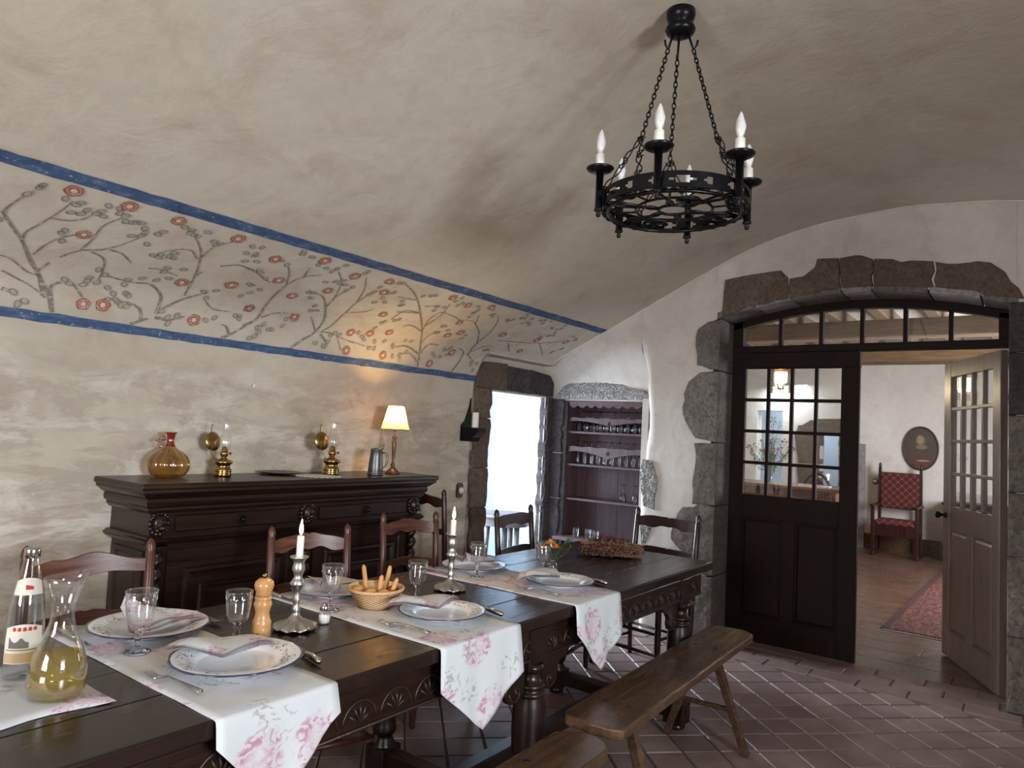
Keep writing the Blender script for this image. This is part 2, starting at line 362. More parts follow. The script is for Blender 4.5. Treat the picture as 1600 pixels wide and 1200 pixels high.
def tile_mat():
    m = NT('terracotta_tile'); v = m.wco(); oi = m.n('ShaderNodeObjectInfo'); n1 = m.noise(v, 4, 5, .6); n2 = m.noise(v, 30, 4, .6)
    c = m.ramp(oi.outputs['Random'], [(0, srgb(142, 120, 118)), (.35, srgb(162, 138, 132)), (.7, srgb(150, 126, 126)), (1, srgb(176, 152, 140))])
    c = m.mix(m.ramp(n1, [(.35, 0.), (.7, .7)]), c, srgb(116, 96, 94)); c = m.mix(m.math('MULTIPLY', n2, .25), c, srgb(60, 46, 44))
    return m.bsdf(c, m.math('MULTIPLY_ADD', n1, .35, .24), bump=n2, bs=.3, bd=.004, spec=.5)
M['tile'] = tile_mat()
def blue_mat():
    m = NT('blue_paint'); v = m.wco((4, 4, 14)); n = m.noise(v, 3, 5, .7); n2 = m.noise(m.wco((1, 1, 1)), 60, 3)
    c = m.ramp(n, [(.3, srgb(40, 58, 92)), (.55, srgb(62, 86, 122)), (.8, srgb(112, 130, 152))])
    c = m.mix(m.ramp(n2, [(.62, 0.), (.72, .6)]), c, srgb(188, 180, 162)); return m.bsdf(c, .85)
M['blue'] = blue_mat()
def ink(name, col, thr=.42):
    m = NT(name); n = m.noise(m.wco(), 55, 3, .6); c = m.mix(m.ramp(n, [(thr, 0.), (thr + .22, 1.)]), col, srgb(176, 164, 146))
    return m.bsdf(c, .9)
M['stem_ink'] = ink('painted_stem', srgb(124, 112, 104), .46)
M['leaf_ink'] = ink('painted_leaf', srgb(156, 150, 136), .48)
M['leaf_line'] = ink('painted_leaf_outline', srgb(118, 112, 104), .52)
M['rose_ink'] = ink('painted_rose', srgb(176, 124, 108), .5)
M['rose_line'] = ink('painted_rose_outline', srgb(142, 78, 64), .5)
M['rose_c'] = ink('painted_rose_centre', srgb(212, 186, 160), .5)
def shade_mat():
    m = NT('lamp_shade_cloth'); n = m.noise(m.co((1, 1, 1)), 30, 3); c = m.mix(n, (1, .72, .34), (1, .60, .22))
    tr = m.n('ShaderNodeBsdfTranslucent'); m.l(c, tr.inputs[0]); df = m.n('ShaderNodeBsdfDiffuse'); m.l(c, df.inputs[0])
    mx = m.n('ShaderNodeMixShader'); mx.inputs[0].default_value = .65; m.l(df.outputs[0], mx.inputs[1]); m.l(tr.outputs[0], mx.inputs[2])
    m.l(mx.outputs[0], m.o.inputs[0]); return m.m
M['shade'] = shade_mat()
def rug_mat():
    m = NT('patterned_red_rug'); v = m.co(); n = m.noise(m.co((10, 22, 1)), 1.6, 3, .6, 1.2); x, y, z = m.sep(v)
    c = m.mix(m.ramp(n, [(.50, 0.), (.56, 1.)]), srgb(66, 22, 20), srgb(112, 66, 50))
    c = m.mix(m.ramp(m.math('ABSOLUTE', y), [(.0, 0.), (.44, 0.), (.445, 1.), (.5, 1.)]), c, srgb(58, 20, 19)); return m.bsdf(c, .95)
M['rug'] = rug_mat()
def brocade():
    m = NT('red_brocade'); v = m.co((1, 1, 1)); a, b, c_ = m.sep(v)
    def w(q, f): return m.math('SINE', m.math('MULTIPLY', q, f))
    k = m.math('MULTIPLY', m.math('ADD', w(b, 62), m.math('MULTIPLY', w(c_, 62), 1)), 1)
    c = m.mix(m.ramp(m.math('ABSOLUTE', k), [(.0, 1.), (.22, 1.), (.32, 0.)]), srgb(74, 22, 22), srgb(122, 66, 58)); return m.bsdf(c, .8)
M['brocade'] = brocade()
def portrait_mat():
    m = NT('old_portrait_paint'); v = m.co(); n = m.noise(v, 14, 5, .6)
    # a bust painted in ovals: head, ruff, chest, all flat paint
    def blob(cy, cz, ry, rz, soft=.25):
        x, y, z = m.sep(v); dy = m.math('DIVIDE', m.math('SUBTRACT', y, cy), ry); dz = m.math('DIVIDE', m.math('SUBTRACT', z, cz), rz)
        d = m.math('SQRT', m.math('ADD', m.math('MULTIPLY', dy, dy), m.math('MULTIPLY', dz, dz))); return m.ramp(m.math('ADD', d, m.math('MULTIPLY', m.math('SUBTRACT', n, .5), .4)), [(1 - soft, 1.), (1., 0.)])
    c = m.mix(n, srgb(52, 44, 36), srgb(84, 74, 60))
    c = m.mix(blob(.0, -.22, .17, .17), c, srgb(88, 50, 42)); c = m.mix(blob(.0, .10, .075, .10), c, srgb(92, 80, 62))
    c = m.mix(blob(.005, .12, .050, .070), c, srgb(140, 122, 96)); c = m.mix(blob(-.01, .02, .08, .035), c, srgb(118, 102, 82))
    c = m.mix(m.math('MULTIPLY', blob(-.03, -.17, .10, .012, .5), .8), c, srgb(176, 166, 144)); return m.bsdf(c, .35)
M['portrait'] = portrait_mat()
# ============================================================ SETTING
PROF = [(3.435,-.2),(3.435,.6),(3.435,1.2),(3.432,1.70),(3.40,1.86),(3.305,1.99),(3.05,2.125),(2.757,2.268),(2.382,2.45),(1.981,2.645),(1.6,2.81),(1.187,2.915),(.65,2.965)]
def catmull(P, n=12):
    P = [Vector(p) for p in P]; o = []; Q = [2 * P[0] - P[1]] + P + [2 * P[-1] - P[-2]]
    for i in range(1, len(Q) - 2):
        a, b, c, d = Q[i - 1:i + 3]
        for k in range(n):
            t = k / n; o.append(.5 * ((2 * b) + (c - a) * t + (2 * a - 5 * b + 4 * c - d) * t * t + (3 * b - a - 3 * c + d) * t ** 3))
    return o + [P[-1]]
VC = catmull(PROF); VS = [0]
for a, b in zip(VC, VC[1:]): VS.append(VS[-1] + (b - a).length)
def vault(x, s, off=.0):
    import bisect
    i = max(0, min(len(VS) - 2, bisect.bisect_right(VS, s) - 1)); k = (s - VS[i]) / (VS[i + 1] - VS[i])
    p = VC[i].lerp(VC[i + 1], k); t = (VC[i + 1] - VC[i]).normalized(); n = Vector((-t.y, t.x))  # towards the room
    if n.x > 0 and n.y > 0: n = -n
    if n.x > 0: n = -n
    return (x, p.x + n.x * off, p.y + n.y * off)
def zv(y):     # height of the vault over y
    yy = y if y >= .65 else 1.3 - y
    for a, b in zip(VC, VC[1:]):
        if b.x <= yy <= a.x: return a.y + (b.y - a.y) * ((a.x - yy) / max(1e-6, a.x - b.x))
    return 2.965
XW, XE = 4.965, 5.24
# vault: cross-section from the left wall foot over the crown to the right wall foot
half = [(p.x, p.y) for p in VC]
hi = [(y, z) for y, z in half if y <= 3.306]          # part above the recess soffit
full = half + [(1.3 - y, z) for y, z in half[::-1][1:] if z > 1.985]
rest = hi + [(1.3 - y, z) for y, z in half[::-1][1:] if z > 1.985]
b = MB()
def sheet(b, prof, xs, smooth=True):
    n = len(prof); v = [(x, y, z) for x in xs for y, z in prof]
    f = [(i * n + k, i * n + k + 1, (i + 1) * n + k + 1, (i + 1) * n + k) for i in range(len(xs) - 1) for k in range(n - 1)]
    b.add(v, f, smooth)
sheet(b, full, [-2.8, -1.5, 0, 1.5, 3, 4.14]); sheet(b, rest, [4.14, 4.6, 5.3])
ceil = b.build('ceiling', M['vault'], kind='structure')
# left wall recess (vertical face, its soffit and the doorway in it)
b = MB(); YW = 3.435
b.box(4.14, 4.33, YW, YW + .12, 0, 1.99); b.box(5.18, 5.34, YW, YW + .12, 0, 1.99); b.box(4.33, 5.12, YW, YW + .12, 1.724, 1.99)
b.box(4.139, 5.3, 3.29, YW + .05, 1.99, 2.03)
wl = b.build('wall_left', M['vault'], kind='structure')
b = MB(); p = [(y, z) for y, z in half if y > 3.3]; b.prism(p + [(3.44, p[-1][1]), (3.44, p[0][1])], 4.13, 4.139, 'x'); b.build('wall_left_end', M['stone_w'], wl)
# opposite wall with its unseen window, and the back wall with an added one
def wall_holes(b, axis, c0, c1, a0, a1, z0, z1, holes):
    xs = sorted({a0, a1, *[h[0] for h in holes], *[h[1] for h in holes]}); zs = sorted({z0, z1, *[h[2] for h in holes], *[h[3] for h in holes]})
    for i in range(len(xs) - 1):
        for j in range(len(zs) - 1):
            cx, cz = (xs[i] + xs[i + 1]) / 2, (zs[j] + zs[j + 1]) / 2
            if any(h[0] < cx < h[1] and h[2] < cz < h[3] for h in holes): continue
            if axis == 'y': b.box(xs[i], xs[i + 1], c0, c1, zs[j], zs[j + 1])
            else: b.box(c0, c1, xs[i], xs[i + 1], zs[j], zs[j + 1])
b = MB(); wall_holes(b, 'y', -3.02, -2.135, -2.8, 5.3, 0, 2.1, [(-.05, 1.05, .80, 2.04)]); b.box(-2.8, 5.3, -2.3, -1.93, 2.05, 2.15); b.build('wall_right', M['vault'], kind='structure')
b = MB(); wall_holes(b, 'x', -3.0, -2.8, -2.35, 3.6, 0, 3.1, [(.3, 1.7, .85, 2.15)]); b.build('wall_back', M['endwall'], kind='structure')
# end wall: relief of plaster, set back where the cupboard stands
def sst(a, b_, x): t = max(0, min(1, (x - a) / (b_ - a))); return t * t * (3 - 2 * t)
def arch(y): return 2.309 + .124 * (1 - ((y - .99) / .85) ** 2)
def xwall(y, z):
    s = sst(2.395, 2.455, y + .02 * sin(z * 5)) * (1 - sst(1.76, 2.16, z)); return XW + .275 * s + .006 * sin(y * 7 + z * 3) + .004 * sin(z * 11 + y * 2)
cols = []
ys = []; y = -2.14
while y < 3.46: ys.append(y); y += .03 if y > 2.3 else .06
for e in (.10, .101, 1.885, 1.886, 2.46, 2.461, 3.30, 3.301, 3.46): ys.append(e)
ys = sorted(ys); b = MB(); NZ = 26
def seg(y):
    if .1005 < y < 1.8855: return arch(y) + .02 if .14 < y < 1.84 else 2.30
    if 2.4605 < y < 3.3005: return 1.712
    return 0
vv = []; ff = []; prev = None
for yy in ys:
    z0 = seg(yy); z1 = zv(yy) + .02 if yy < 3.28 else 2.1
    col = len(vv)
    for k in range(NZ + 1): z = z0 + (z1 - z0) * k / NZ; vv.append((xwall(yy, z), yy, z))
    if prev is not None and abs(z0 - pz) < .5:
        for k in range(NZ): ff.append((prev + k, prev + k + 1, col + k + 1, col + k))
    prev = col; pz = z0
b.add(vv, ff, True); we = b.build('wall_end', M['endwall'], kind='structure')
# core of the end wall behind the plaster (carries the door frame)
b = MB(); b.box(5.31, 5.42, -2.3, .13, 0, 3.0); b.box(5.31, 5.42, 1.86, 2.40, 0, 3.0); b.box(5.31, 5.42, 2.40, 3.56, 1.73, 3.0); b.box(5.50, 5.60, 2.40, 3.56, 0, 1.73); b.box(5.31, 5.42, 3.56, 4.5, 2.41, 3.0)
N = 16
for i in range(N):
    y0 = .13 + (1.86 - .13) * i / N; y1 = .13 + (1.86 - .13) * (i + 1) / N; b.box(5.31, 5.42, y0, y1, max(arch(y0), arch(y1)) + .03, 3.0)
b.box(5.0, 5.235, 2.40, 2.452, 0, 1.72); b.box(5.25, 5.5, 3.305, 3.46, 0, 1.72)
b.build('wall_end_core', M['endwall'], we)
# white lime line where the vault meets the end wall
pts = [(XW - .006, y, zv(y) - .004) for y in [3.29 - .09 * k for k in range(60)] if y > -2.1]
MB().tube(pts, .0045, 6).build('trim_1', plain('lime_line', (.8, .77, .7), .9), kind='structure')
# ---- stones
def stone(name, poly, x0, x1, mat, parent, seed=0, jit=.014, sub_=2):
    rr = random.Random(seed); P = []
    for i, (a, c) in enumerate(poly):
        a2, c2 = poly[(i + 1) % len(poly)]; P.append((a, c)); L = math.hypot(a2 - a, c2 - c); jm = .12 if abs(c2 - c) < .03 or (abs(a2 - a) < .01 and (abs(a - 1.838) < .01 or abs(a - .137) < .01)) else 1
        for k in range(1, max(1, int(L / .05))):
            t = k / max(1, int(L / .05)); P.append((a + (a2 - a) * t + rr.uniform(-jit, jit) * jm, c + (c2 - c) * t + rr.uniform(-jit, jit) * jm))
    n = len(P); cy = sum(p[0] for p in P) / n; cz = sum(p[1] for p in P) / n; v = []; f = []
    v += [(x1, *p) for p in P]; v += [(x0 + .010 + rr.uniform(-.003, .003), *p) for p in P]
    v += [(x0 + rr.uniform(-.002, .002), cy + (p[0] - cy) * .965, cz + (p[1] - cz) * .965) for p in P]
    v += [(x0 - .002 + rr.uniform(-.002, .002), cy + (p[0] - cy) * .5, cz + (p[1] - cz) * .5) for p in P]; v.append((x0, cy, cz))
    for l in range(3):
        for i in range(n): j = (i + 1) % n; f.append((l * n + i, l * n + j, (l + 1) * n + j, (l + 1) * n + i))
    for i in range(n): f.append((3 * n + i, 3 * n + (i + 1) % n, 4 * n))
    return MB().add(v, f, False).build(name, mat, parent)
XF_ = XW - .022
arch_stones = [
 [(1.817, 2.587), (1.657, 2.607), (1.479, 2.618), (1.424, 2.618), (1.376, 2.565), (1.368, 2.419), (1.569, 2.388), (1.816, 2.31), (1.835, 2.34), (1.823, 2.51)],
 [(1.366, 2.556), (1.276, 2.564), (1.203, 2.621), (1.189, 2.676), (1.060, 2.667), (1.046, 2.574), (1.039, 2.47), (1.273, 2.433), (1.360, 2.421)],
 [(1.051, 2.666), (0.959, 2.675), (0.855, 2.641), (0.850, 2.462), (0.941, 2.463), (1.032, 2.465)],
 [(0.845, 2.64), (0.637, 2.608), (0.517, 2.591), (0.513, 2.428), (0.635, 2.441), (0.842, 2.460)],
 [(0.507, 2.586), (0.226, 2.554), (0.157, 2.492), (0.091, 2.39), (0.066, 2.33), (0.247, 2.360), (0.388, 2.404), (0.503, 2.428)]]
for i, p in enumerate(arch_stones): stone('arch_stone', p, XF_, XW + .05, M['stone_w'], we, i)
jy = [1.87, 1.60, 1.355, 1.036, .855, .542, .271, .09]     # voussoirs: the dressed ring seen from below
for i in range(7):
    a, c = jy[i] - .004, jy[i + 1] + .004; P = []
    for k in range(6): y = a + (c - a) * k / 5; P.append((y, arch(min(1.84, max(.14, y)))))
    for k in range(6): y = c + (a - c) * k / 5; P.append((y, arch(min(1.84, max(.14, y))) + .045))
    m = MB().prism(P, XW - .012, 5.33, 'x').build('voussoir', M['stone_l' if i % 2 else 'stone'], we); bev(m, .006)
jamb = [
 [(1.838, 2.30), (1.937, 2.285), (2.007, 2.237), (2.02, 2.108), (2.006, 1.97), (1.908, 1.938), (1.838, 1.934)],
 [(1.838, 1.925), (1.978, 1.918), (2.065, 1.849), (2.098, 1.763), (2.101, 1.607), (2.052, 1.506), (2.005, 1.44), (1.838, 1.418)],
 [(1.838, 1.410), (2.004, 1.402), (1.99, 1.271), (2.0, 1.052), (2.005, 0.965), (1.838, 0.967)],
 [(1.838, 0.959), (1.956, 0.975), (1.999, 0.943), (2.078, 0.935), (2.111, 0.894), (2.143, 0.809), (2.162, 0.699), (2.125, 0.66), (2.043, 0.597), (1.964, 0.587), (1.953, 0.478), (1.838, 0.476)],
 [(1.838, 0.468), (1.959, 0.458), (1.965, 0.325), (1.996, 0.11), (1.988, 0.005), (1.838, 0.005)]]
for i, p in enumerate(jamb):
    stone('jamb_stone', p, XF_, 5.31, M['stone'], we, 20 + i)
zz = [0.005, .42, .86, 1.22, 1.66, 2.02, 2.31]
for i in range(6):
    o = .10 + .05 * (i % 2); stone('jamb_stone', [(.137, zz[i]), (.137, zz[i + 1] - .002), (.137 - o, zz[i + 1] - .002), (.125 - o, zz[i] + .004)], XF_, 5.31, M['stone_d' if i in (4, 5) else 'stone'], we, 40 + i)
for i, p in enumerate([[(2.413, 1.259), (2.339, 1.252), (2.312, 1.187), (2.284, 1.111), (2.303, 0.977), (2.305, 0.888), (2.398, 0.911), (2.424, 1.077)],
    [(2.406, 0.81), (2.308, 0.81), (2.329, 0.719), (2.362, 0.637), (2.398, 0.621)]]):
    stone('rough_stone', p, XW - .010, XW + .06, M['scab'], we, 60 + i)
stone('lintel_stone', [(3.385, 1.732), (3.313, 1.826), (3.23, 1.901), (3.116, 1.962), (3.0, 1.946), (2.877, 1.936), (2.776, 1.9), (2.694, 1.812), (2.531, 1.796), (2.50, 1.765), (2.48, 1.722), (3.39, 1.720)], XE - .035, XE + .02, M['scab'], we, 70, .008)
for i, (z0, z1) in enumerate([(0.0, .38), (.39, .86), (.87, 1.25), (1.26, 1.72)]):
    stone('corner_stone', [(3.31, z0), (3.425, z0), (3.425, z1), (3.31, z1)], XE - .03, XE + .05, M['stone_d'], we, 80 + i)
# doorway stones in the left wall: poly in (x, z), facing -y
def stone_y(name, poly, y0, y1, mat, parent, seed):
    o = stone(name, [(x, z) for x, z in poly], 0, y1 - y0, mat, parent, seed)
    me = o.data
    for v in me.vertices: X, Y, Z = v.co; v.co = (Y, y0 + X, Z)
    bm = bmesh.new(); bm.from_mesh(me); bmesh.ops.recalc_face_normals(bm, faces=bm.faces); bm.to_mesh(me); bm.free(); return o
for i, (z0, z1, o) in enumerate([(0, .347, .0), (.35, .827, .01), (.83, 1.127, -.01), (1.13, 1.507, .0), (1.51, 1.738, 0)]):
    stone_y('jamb_stone', [(4.15 + o, z0), (4.335, z0), (4.335, z1), (4.145 + o, z1)], YW - .028, YW + .13, M['stone_w'], wl, 90 + i)
for i, (x0, x1) in enumerate([(4.145, 4.522), (4.525, 4.862), (4.865, 5.20)]):
    stone_y('lintel_stone', [(x0, 1.742), (x1, 1.735), (x1, 1.955 - .02 * i), (x0, 1.94)], YW - .03, YW + .13, M['stone_w' if i == 0 else 'stone_d'], wl, 100 + i)
for i, (z0, z1) in enumerate([(0, .402), (.405, .782), (.785, 1.20), (1.203, 1.73)]):
    stone_y('jamb_stone', [(5.135, z0), (5.245, z0), (5.245, z1), (5.14, z1)], YW - .02, YW + .06, M['stone_d'], wl, 110 + i)
# splayed reveal of the alcove doorway, rough pale stone
for i, (z0, z1) in enumerate([(0, .307), (.31, .747), (.75, 1.107), (1.11, 1.467), (1.47, 1.74)]):
    v = [(5.125, YW + .004, z0), (5.56, 3.85, z0), (5.66, 3.85, z0), (5.3, YW + .004, z0)]; v += [(x, y, z1) for x, y, z in v]
    o = MB().add(v, [(0, 1, 5, 4), (1, 2, 6, 5), (2, 3, 7, 6), (3, 0, 4, 7), (0, 3, 2, 1), (4, 5, 6, 7)]).build('reveal_stone', M['stone_l'], wl); bev(o, .012)
# ---- alcove behind the doorway
b = MB(); b.box(3.7, 5.25, 3.70, 3.86, 0, 2.2) if False else None
b = MB(); b.box(3.9, 4.30, 3.56, 3.86, 0, 2.3); b.box(4.30, 5.6, 3.56, 3.86, 1.74, 2.3); b.box(3.78, 3.9, 3.5, 5.3, 0, 2.3); b.box(6.5, 6.62, 3.7, 5.3, 0, 2.3)
wall_holes(b, 'y', 5.2, 5.32, 3.78, 6.62, 0, 2.3, [(4.2, 5.25, .6, 2.1)]); b.box(3.78, 6.62, 3.56, 5.32, 2.3, 2.4); b.box(5.6, 6.6, 3.70, 3.86, 0, 2.3)
b.build('wall_alcove', M['alcove'], kind='structure')
MB().box(3.78, 6.62, 3.43, 5.32, -.12, -.02).build('floor_alcove', M['stone_l'], kind='structure')
# ---- floor: mortar bed, diagonal terracotta tiles, threshold bricks
fl = MB().box(-2.8, 5.33, -2.35, 3.5, -.1, -.008).build('floor', M['grout'], kind='structure')
tm = MB().bbox(-.0865, .0865, -.0865, .0865, -.02, .0, .005).mesh('tile')
tm.materials.append(M['tile'])
q2 = sqrt(.5); near = []
for i in range(-60, 60):
    for j in range(-60, 60):
        a = 2.427 + .09 + .18 * i; c = 3.904 + .09 + .18 * j; x = (a + c) * q2; y = (c - a) * q2
        if -2.7 < x < 4.80 and -2.1 < y < 3.4:
            lim = 4.80
            if x + .05 > lim: continue
            near.append((x, y))
def depth_px(x, y):   # is the tile in view from where the photograph was taken
    p = Vector((x, y, -1.42)); z = p.dot(_f)
    if z < .3: return None
    return z if -850 < 1110 * p.dot(_r) / z < 850 and -650 < -1110 * p.dot(_u) / z < 650 else None
vis = [(depth_px(x, y), x, y) for x, y in near]; seen = sorted([t for t in vis if t[0] and t[2] > -.2])[:290]; ss = {(t[1], t[2]) for t in seen}
rest_b = MB()
for x, y in near:
    if (x, y) in ss:
        o = bpy.data.objects.new('tile', tm); COL.objects.link(o); o.parent = fl; o.location = (x, y, R.uniform(-.0015, .0015)); o.rotation_euler = (R.uniform(-.006, .006), R.uniform(-.006, .006), pi / 4 + R.uniform(-.01, .01))
    elif True:
        rest_b.bbox(-.0865, .0865, -.0865, .0865, -.02, 0, .005, T(x, y, 0) @ RZ(pi / 4))
rest_b.build('tile_field', M['tile'], fl, 'stuff')
bm_ = MB().bbox(-.077, .077, -.135, .135, -.02, .007, .008).mesh('brick'); bm_.materials.append(M['tile'])
MB().box(4.79, 5.255, -.9, 2.42, -.02, .0025).build('mortar_bed', M['grout'], fl)
for row, xr in enumerate((4.862, 5.02, 5.178)):
    y = -.9 + row * .11
    while y < 2.4:
        skip = row and not (.14 < y < 1.82)
        if not skip and (row < 2 or y < .95 or True):
            o = bpy.data.objects.new('brick', bm_); COL.objects.link(o); o.parent = fl; o.location = (xr + .0 + R.uniform(-.004, .004), y, 0); o.rotation_euler = (0, 0, R.uniform(-.02, .02))
            if row and (y < .28 or y > 1.70): o.scale = (1, .5, 1)
        y += .2735
# ---- the hall beyond: boards, walls, ceiling with beams
hf = MB().box(5.26, 11.7, -1.2, 5.3, -.1, -.012).build('floor_hall', M['beam'], kind='structure')
pl = []
x = 5.262; k = 0
while x < 11.6 and k < 400:
    wd = .27; y = -1.1 - R.uniform(0, 1.0)
    while y < 5.2:
        L = R.uniform(1.1, 1.9); pl.append((x, max(y, -1.15), min(y + L, 5.2))); y += L
    x += wd
for x, y0, y1 in pl:
    if y1 - y0 < .1 or y0 > 3.9: continue
    MB().bbox(x, x + .266, y0 + .002, y1 - .002, -.012, .0, .002).build('floorboard', M['floor_wood'], hf)
XH = 11.5
wh = MB(); wall_holes(wh, 'x', XH, XH + .25, -1.2, 5.3, 0, 3.0, [(2.40, 2.66, 0, 1.60), (3.22, 3.62, .55, 1.96)])
wh = wh.build('wall_hall', M['whitewall'], kind='structure')
b = MB(); b.box(6.62, 11.7, 4.4, 4.6, 0, 3.0); b.box(5.42, 6.62, 4.4, 4.6, 2.41, 3.0); wall_holes(b, 'y', -1.3, -1.15, 5.42, 11.7, 0, 3.0, [(7.8, 9.4, .8, 2.2)]); b.build('wall_hall_side', M['whitewall'], kind='structure')
hc = MB().box(5.42, 11.7, -1.3, 4.6, 2.92, 3.1).build('ceiling_hall', M['whitewall'], kind='structure')
for x0 in (8.2, 10.3): bev(MB().box(x0, x0 + .24, -1.15, 4.4, 2.60, 2.79).build('beam', M['beam'], hc), .02)
bev(MB().box(11.30, 11.5, -1.15, 4.4, 2.66, 2.79).build('beam', M['beam'], hc), .015)
jm = MB().bbox(5.43, 11.45, -.06, .06, 2.78, 2.93, .012).mesh('joist'); jm.materials.append(wood('joist_wood', srgb(104, 82, 60), srgb(150, 122, 92), .6, 'X'))
y = -1.0
while y < 4.3: o = bpy.data.objects.new('joist', jm); COL.objects.link(o); o.parent = hc; o.location = (0, y, 0); y += .46
MB().box(XH - .02, XH, -1.15, 2.40, 0, .215).build('baseboard_hall', M['bench'], kind='structure')
# window light seen through the far openings: daylit sky panels stand well behind the wall as an outside
b = MB(); b.box(12.6, 12.62, 1.8, 4.2, 0, 2.6); b.build('wall_courtyard', M['alcove'], kind='structure')
area('daylight_courtyard', (12.1, 3.0, 2.55), (12.55, 2.9, 1.1), .5, 2.2, 60, (.80, .90, 1))
# stone surround round the far doorway and the niche
for i, p in enumerate([[(2.66, 0), (2.96, 0), (3.0, .6), (2.66, .6)], [(2.66, .61), (2.95, .61), (2.98, 1.15), (2.66, 1.15)], [(2.66, 1.16), (2.97, 1.16), (3.03, 1.62), (2.66, 1.6)],
      [(2.35, 1.62), (3.02, 1.63), (2.98, 1.74), (2.7, 1.85), (2.35, 1.86)], [(2.20, 0), (2.39, 0), (2.39, .8), (2.22, .8)], [(2.22, .81), (2.39, .81), (2.39, 1.6), (2.25, 1.6)], [(2.2, 1.62), (2.34, 1.62), (2.34, 1.84), (2.2, 1.8)]]):
    stone('doorway_stone', p, XH - .03, XH + .2, M['stone_w'], wh, 130 + i)
b = MB().box(11.46, 11.5, 2.03, 2.16, 0, 1.5).build('pilaster', M['stone_l'], wh)
# ---- frieze painted on the vault
ROSES=[(1.08,2.75),(1.28,2.74),(1.48,2.73),(1.76,2.72),(1.21,2.50),(1.71,2.32),(1.93,2.38),(2.12,2.23),(1.36,2.09),(1.44,2.10),(1.87,2.10),(2.00,2.65),(2.23,2.74),(2.12,2.50),(2.27,2.40),(2.12,2.23),(2.42,2.51),(2.47,2.68),(2.69,2.71),(2.74,2.61),(2.91,2.41),(2.40,2.23),(2.83,2.19),(2.97,2.21),(3.10,2.25),(2.86,2.06),(3.16,2.07),(3.60,2.05),(3.76,2.18),(3.56,2.34),(3.63,2.40),(3.51,2.50),(3.21,2.72),(3.39,2.69),(3.58,2.73),(4.01,2.48),(4.40,2.51),(4.72,2.57),(4.62,2.77),(4.93,2.71),(4.41,2.33)]
LEAVES=[(0.97,2.67),(1.15,2.63),(1.19,2.65),(1.08,2.66),(1.16,2.45),(1.26,2.66),(1.31,2.62),(1.40,2.58),(1.43,2.62),(1.12,2.07),(1.30,2.17),(1.36,2.24),(1.39,2.23),(1.48,2.15),(1.50,2.21),(1.51,2.27),(1.52,2.10),(1.55,2.52),(1.55,2.46),(1.62,2.40),(1.56,2.67),(1.57,2.71),(1.62,2.33),(1.73,2.66),(1.86,2.29),(1.77,2.09),(1.75,2.11),(1.95,2.10),(2.06,2.18),(1.88,2.62),(2.02,2.33),(2.22,2.08),(0.94,2.44),(1.89,2.67),(1.91,2.60),(2.02,2.53),(2.07,2.65),(2.13,2.74),(2.24,2.68),(2.33,2.72),(2.39,2.58),(2.51,2.60),(2.52,2.71),(2.33,2.44),(2.44,2.32),(2.04,2.42),(2.24,2.08),(2.33,2.11),(2.38,2.17),(2.67,2.09),(2.72,2.13),(2.91,2.17),(3.07,2.13),(2.80,2.53),(2.67,2.61),(2.81,2.61),(2.92,2.52),(2.75,2.74),(2.99,2.31),(3.05,2.36),(3.22,2.12),(3.31,2.11),(3.30,2.19),(3.03,2.69),(3.21,2.61),(3.29,2.72),(3.51,2.69),(3.68,2.69),(3.41,2.44),(3.47,2.36),(3.72,2.37),(3.50,2.59),(3.68,2.17),(3.64,2.12),(4.08,2.10),(4.10,2.27),(3.87,2.62),(3.97,2.75),(4.08,2.69),(4.21,2.73),(4.38,2.67),(4.45,2.73),(4.49,2.63),(4.76,2.64),(4.79,2.45),(4.42,2.58)]
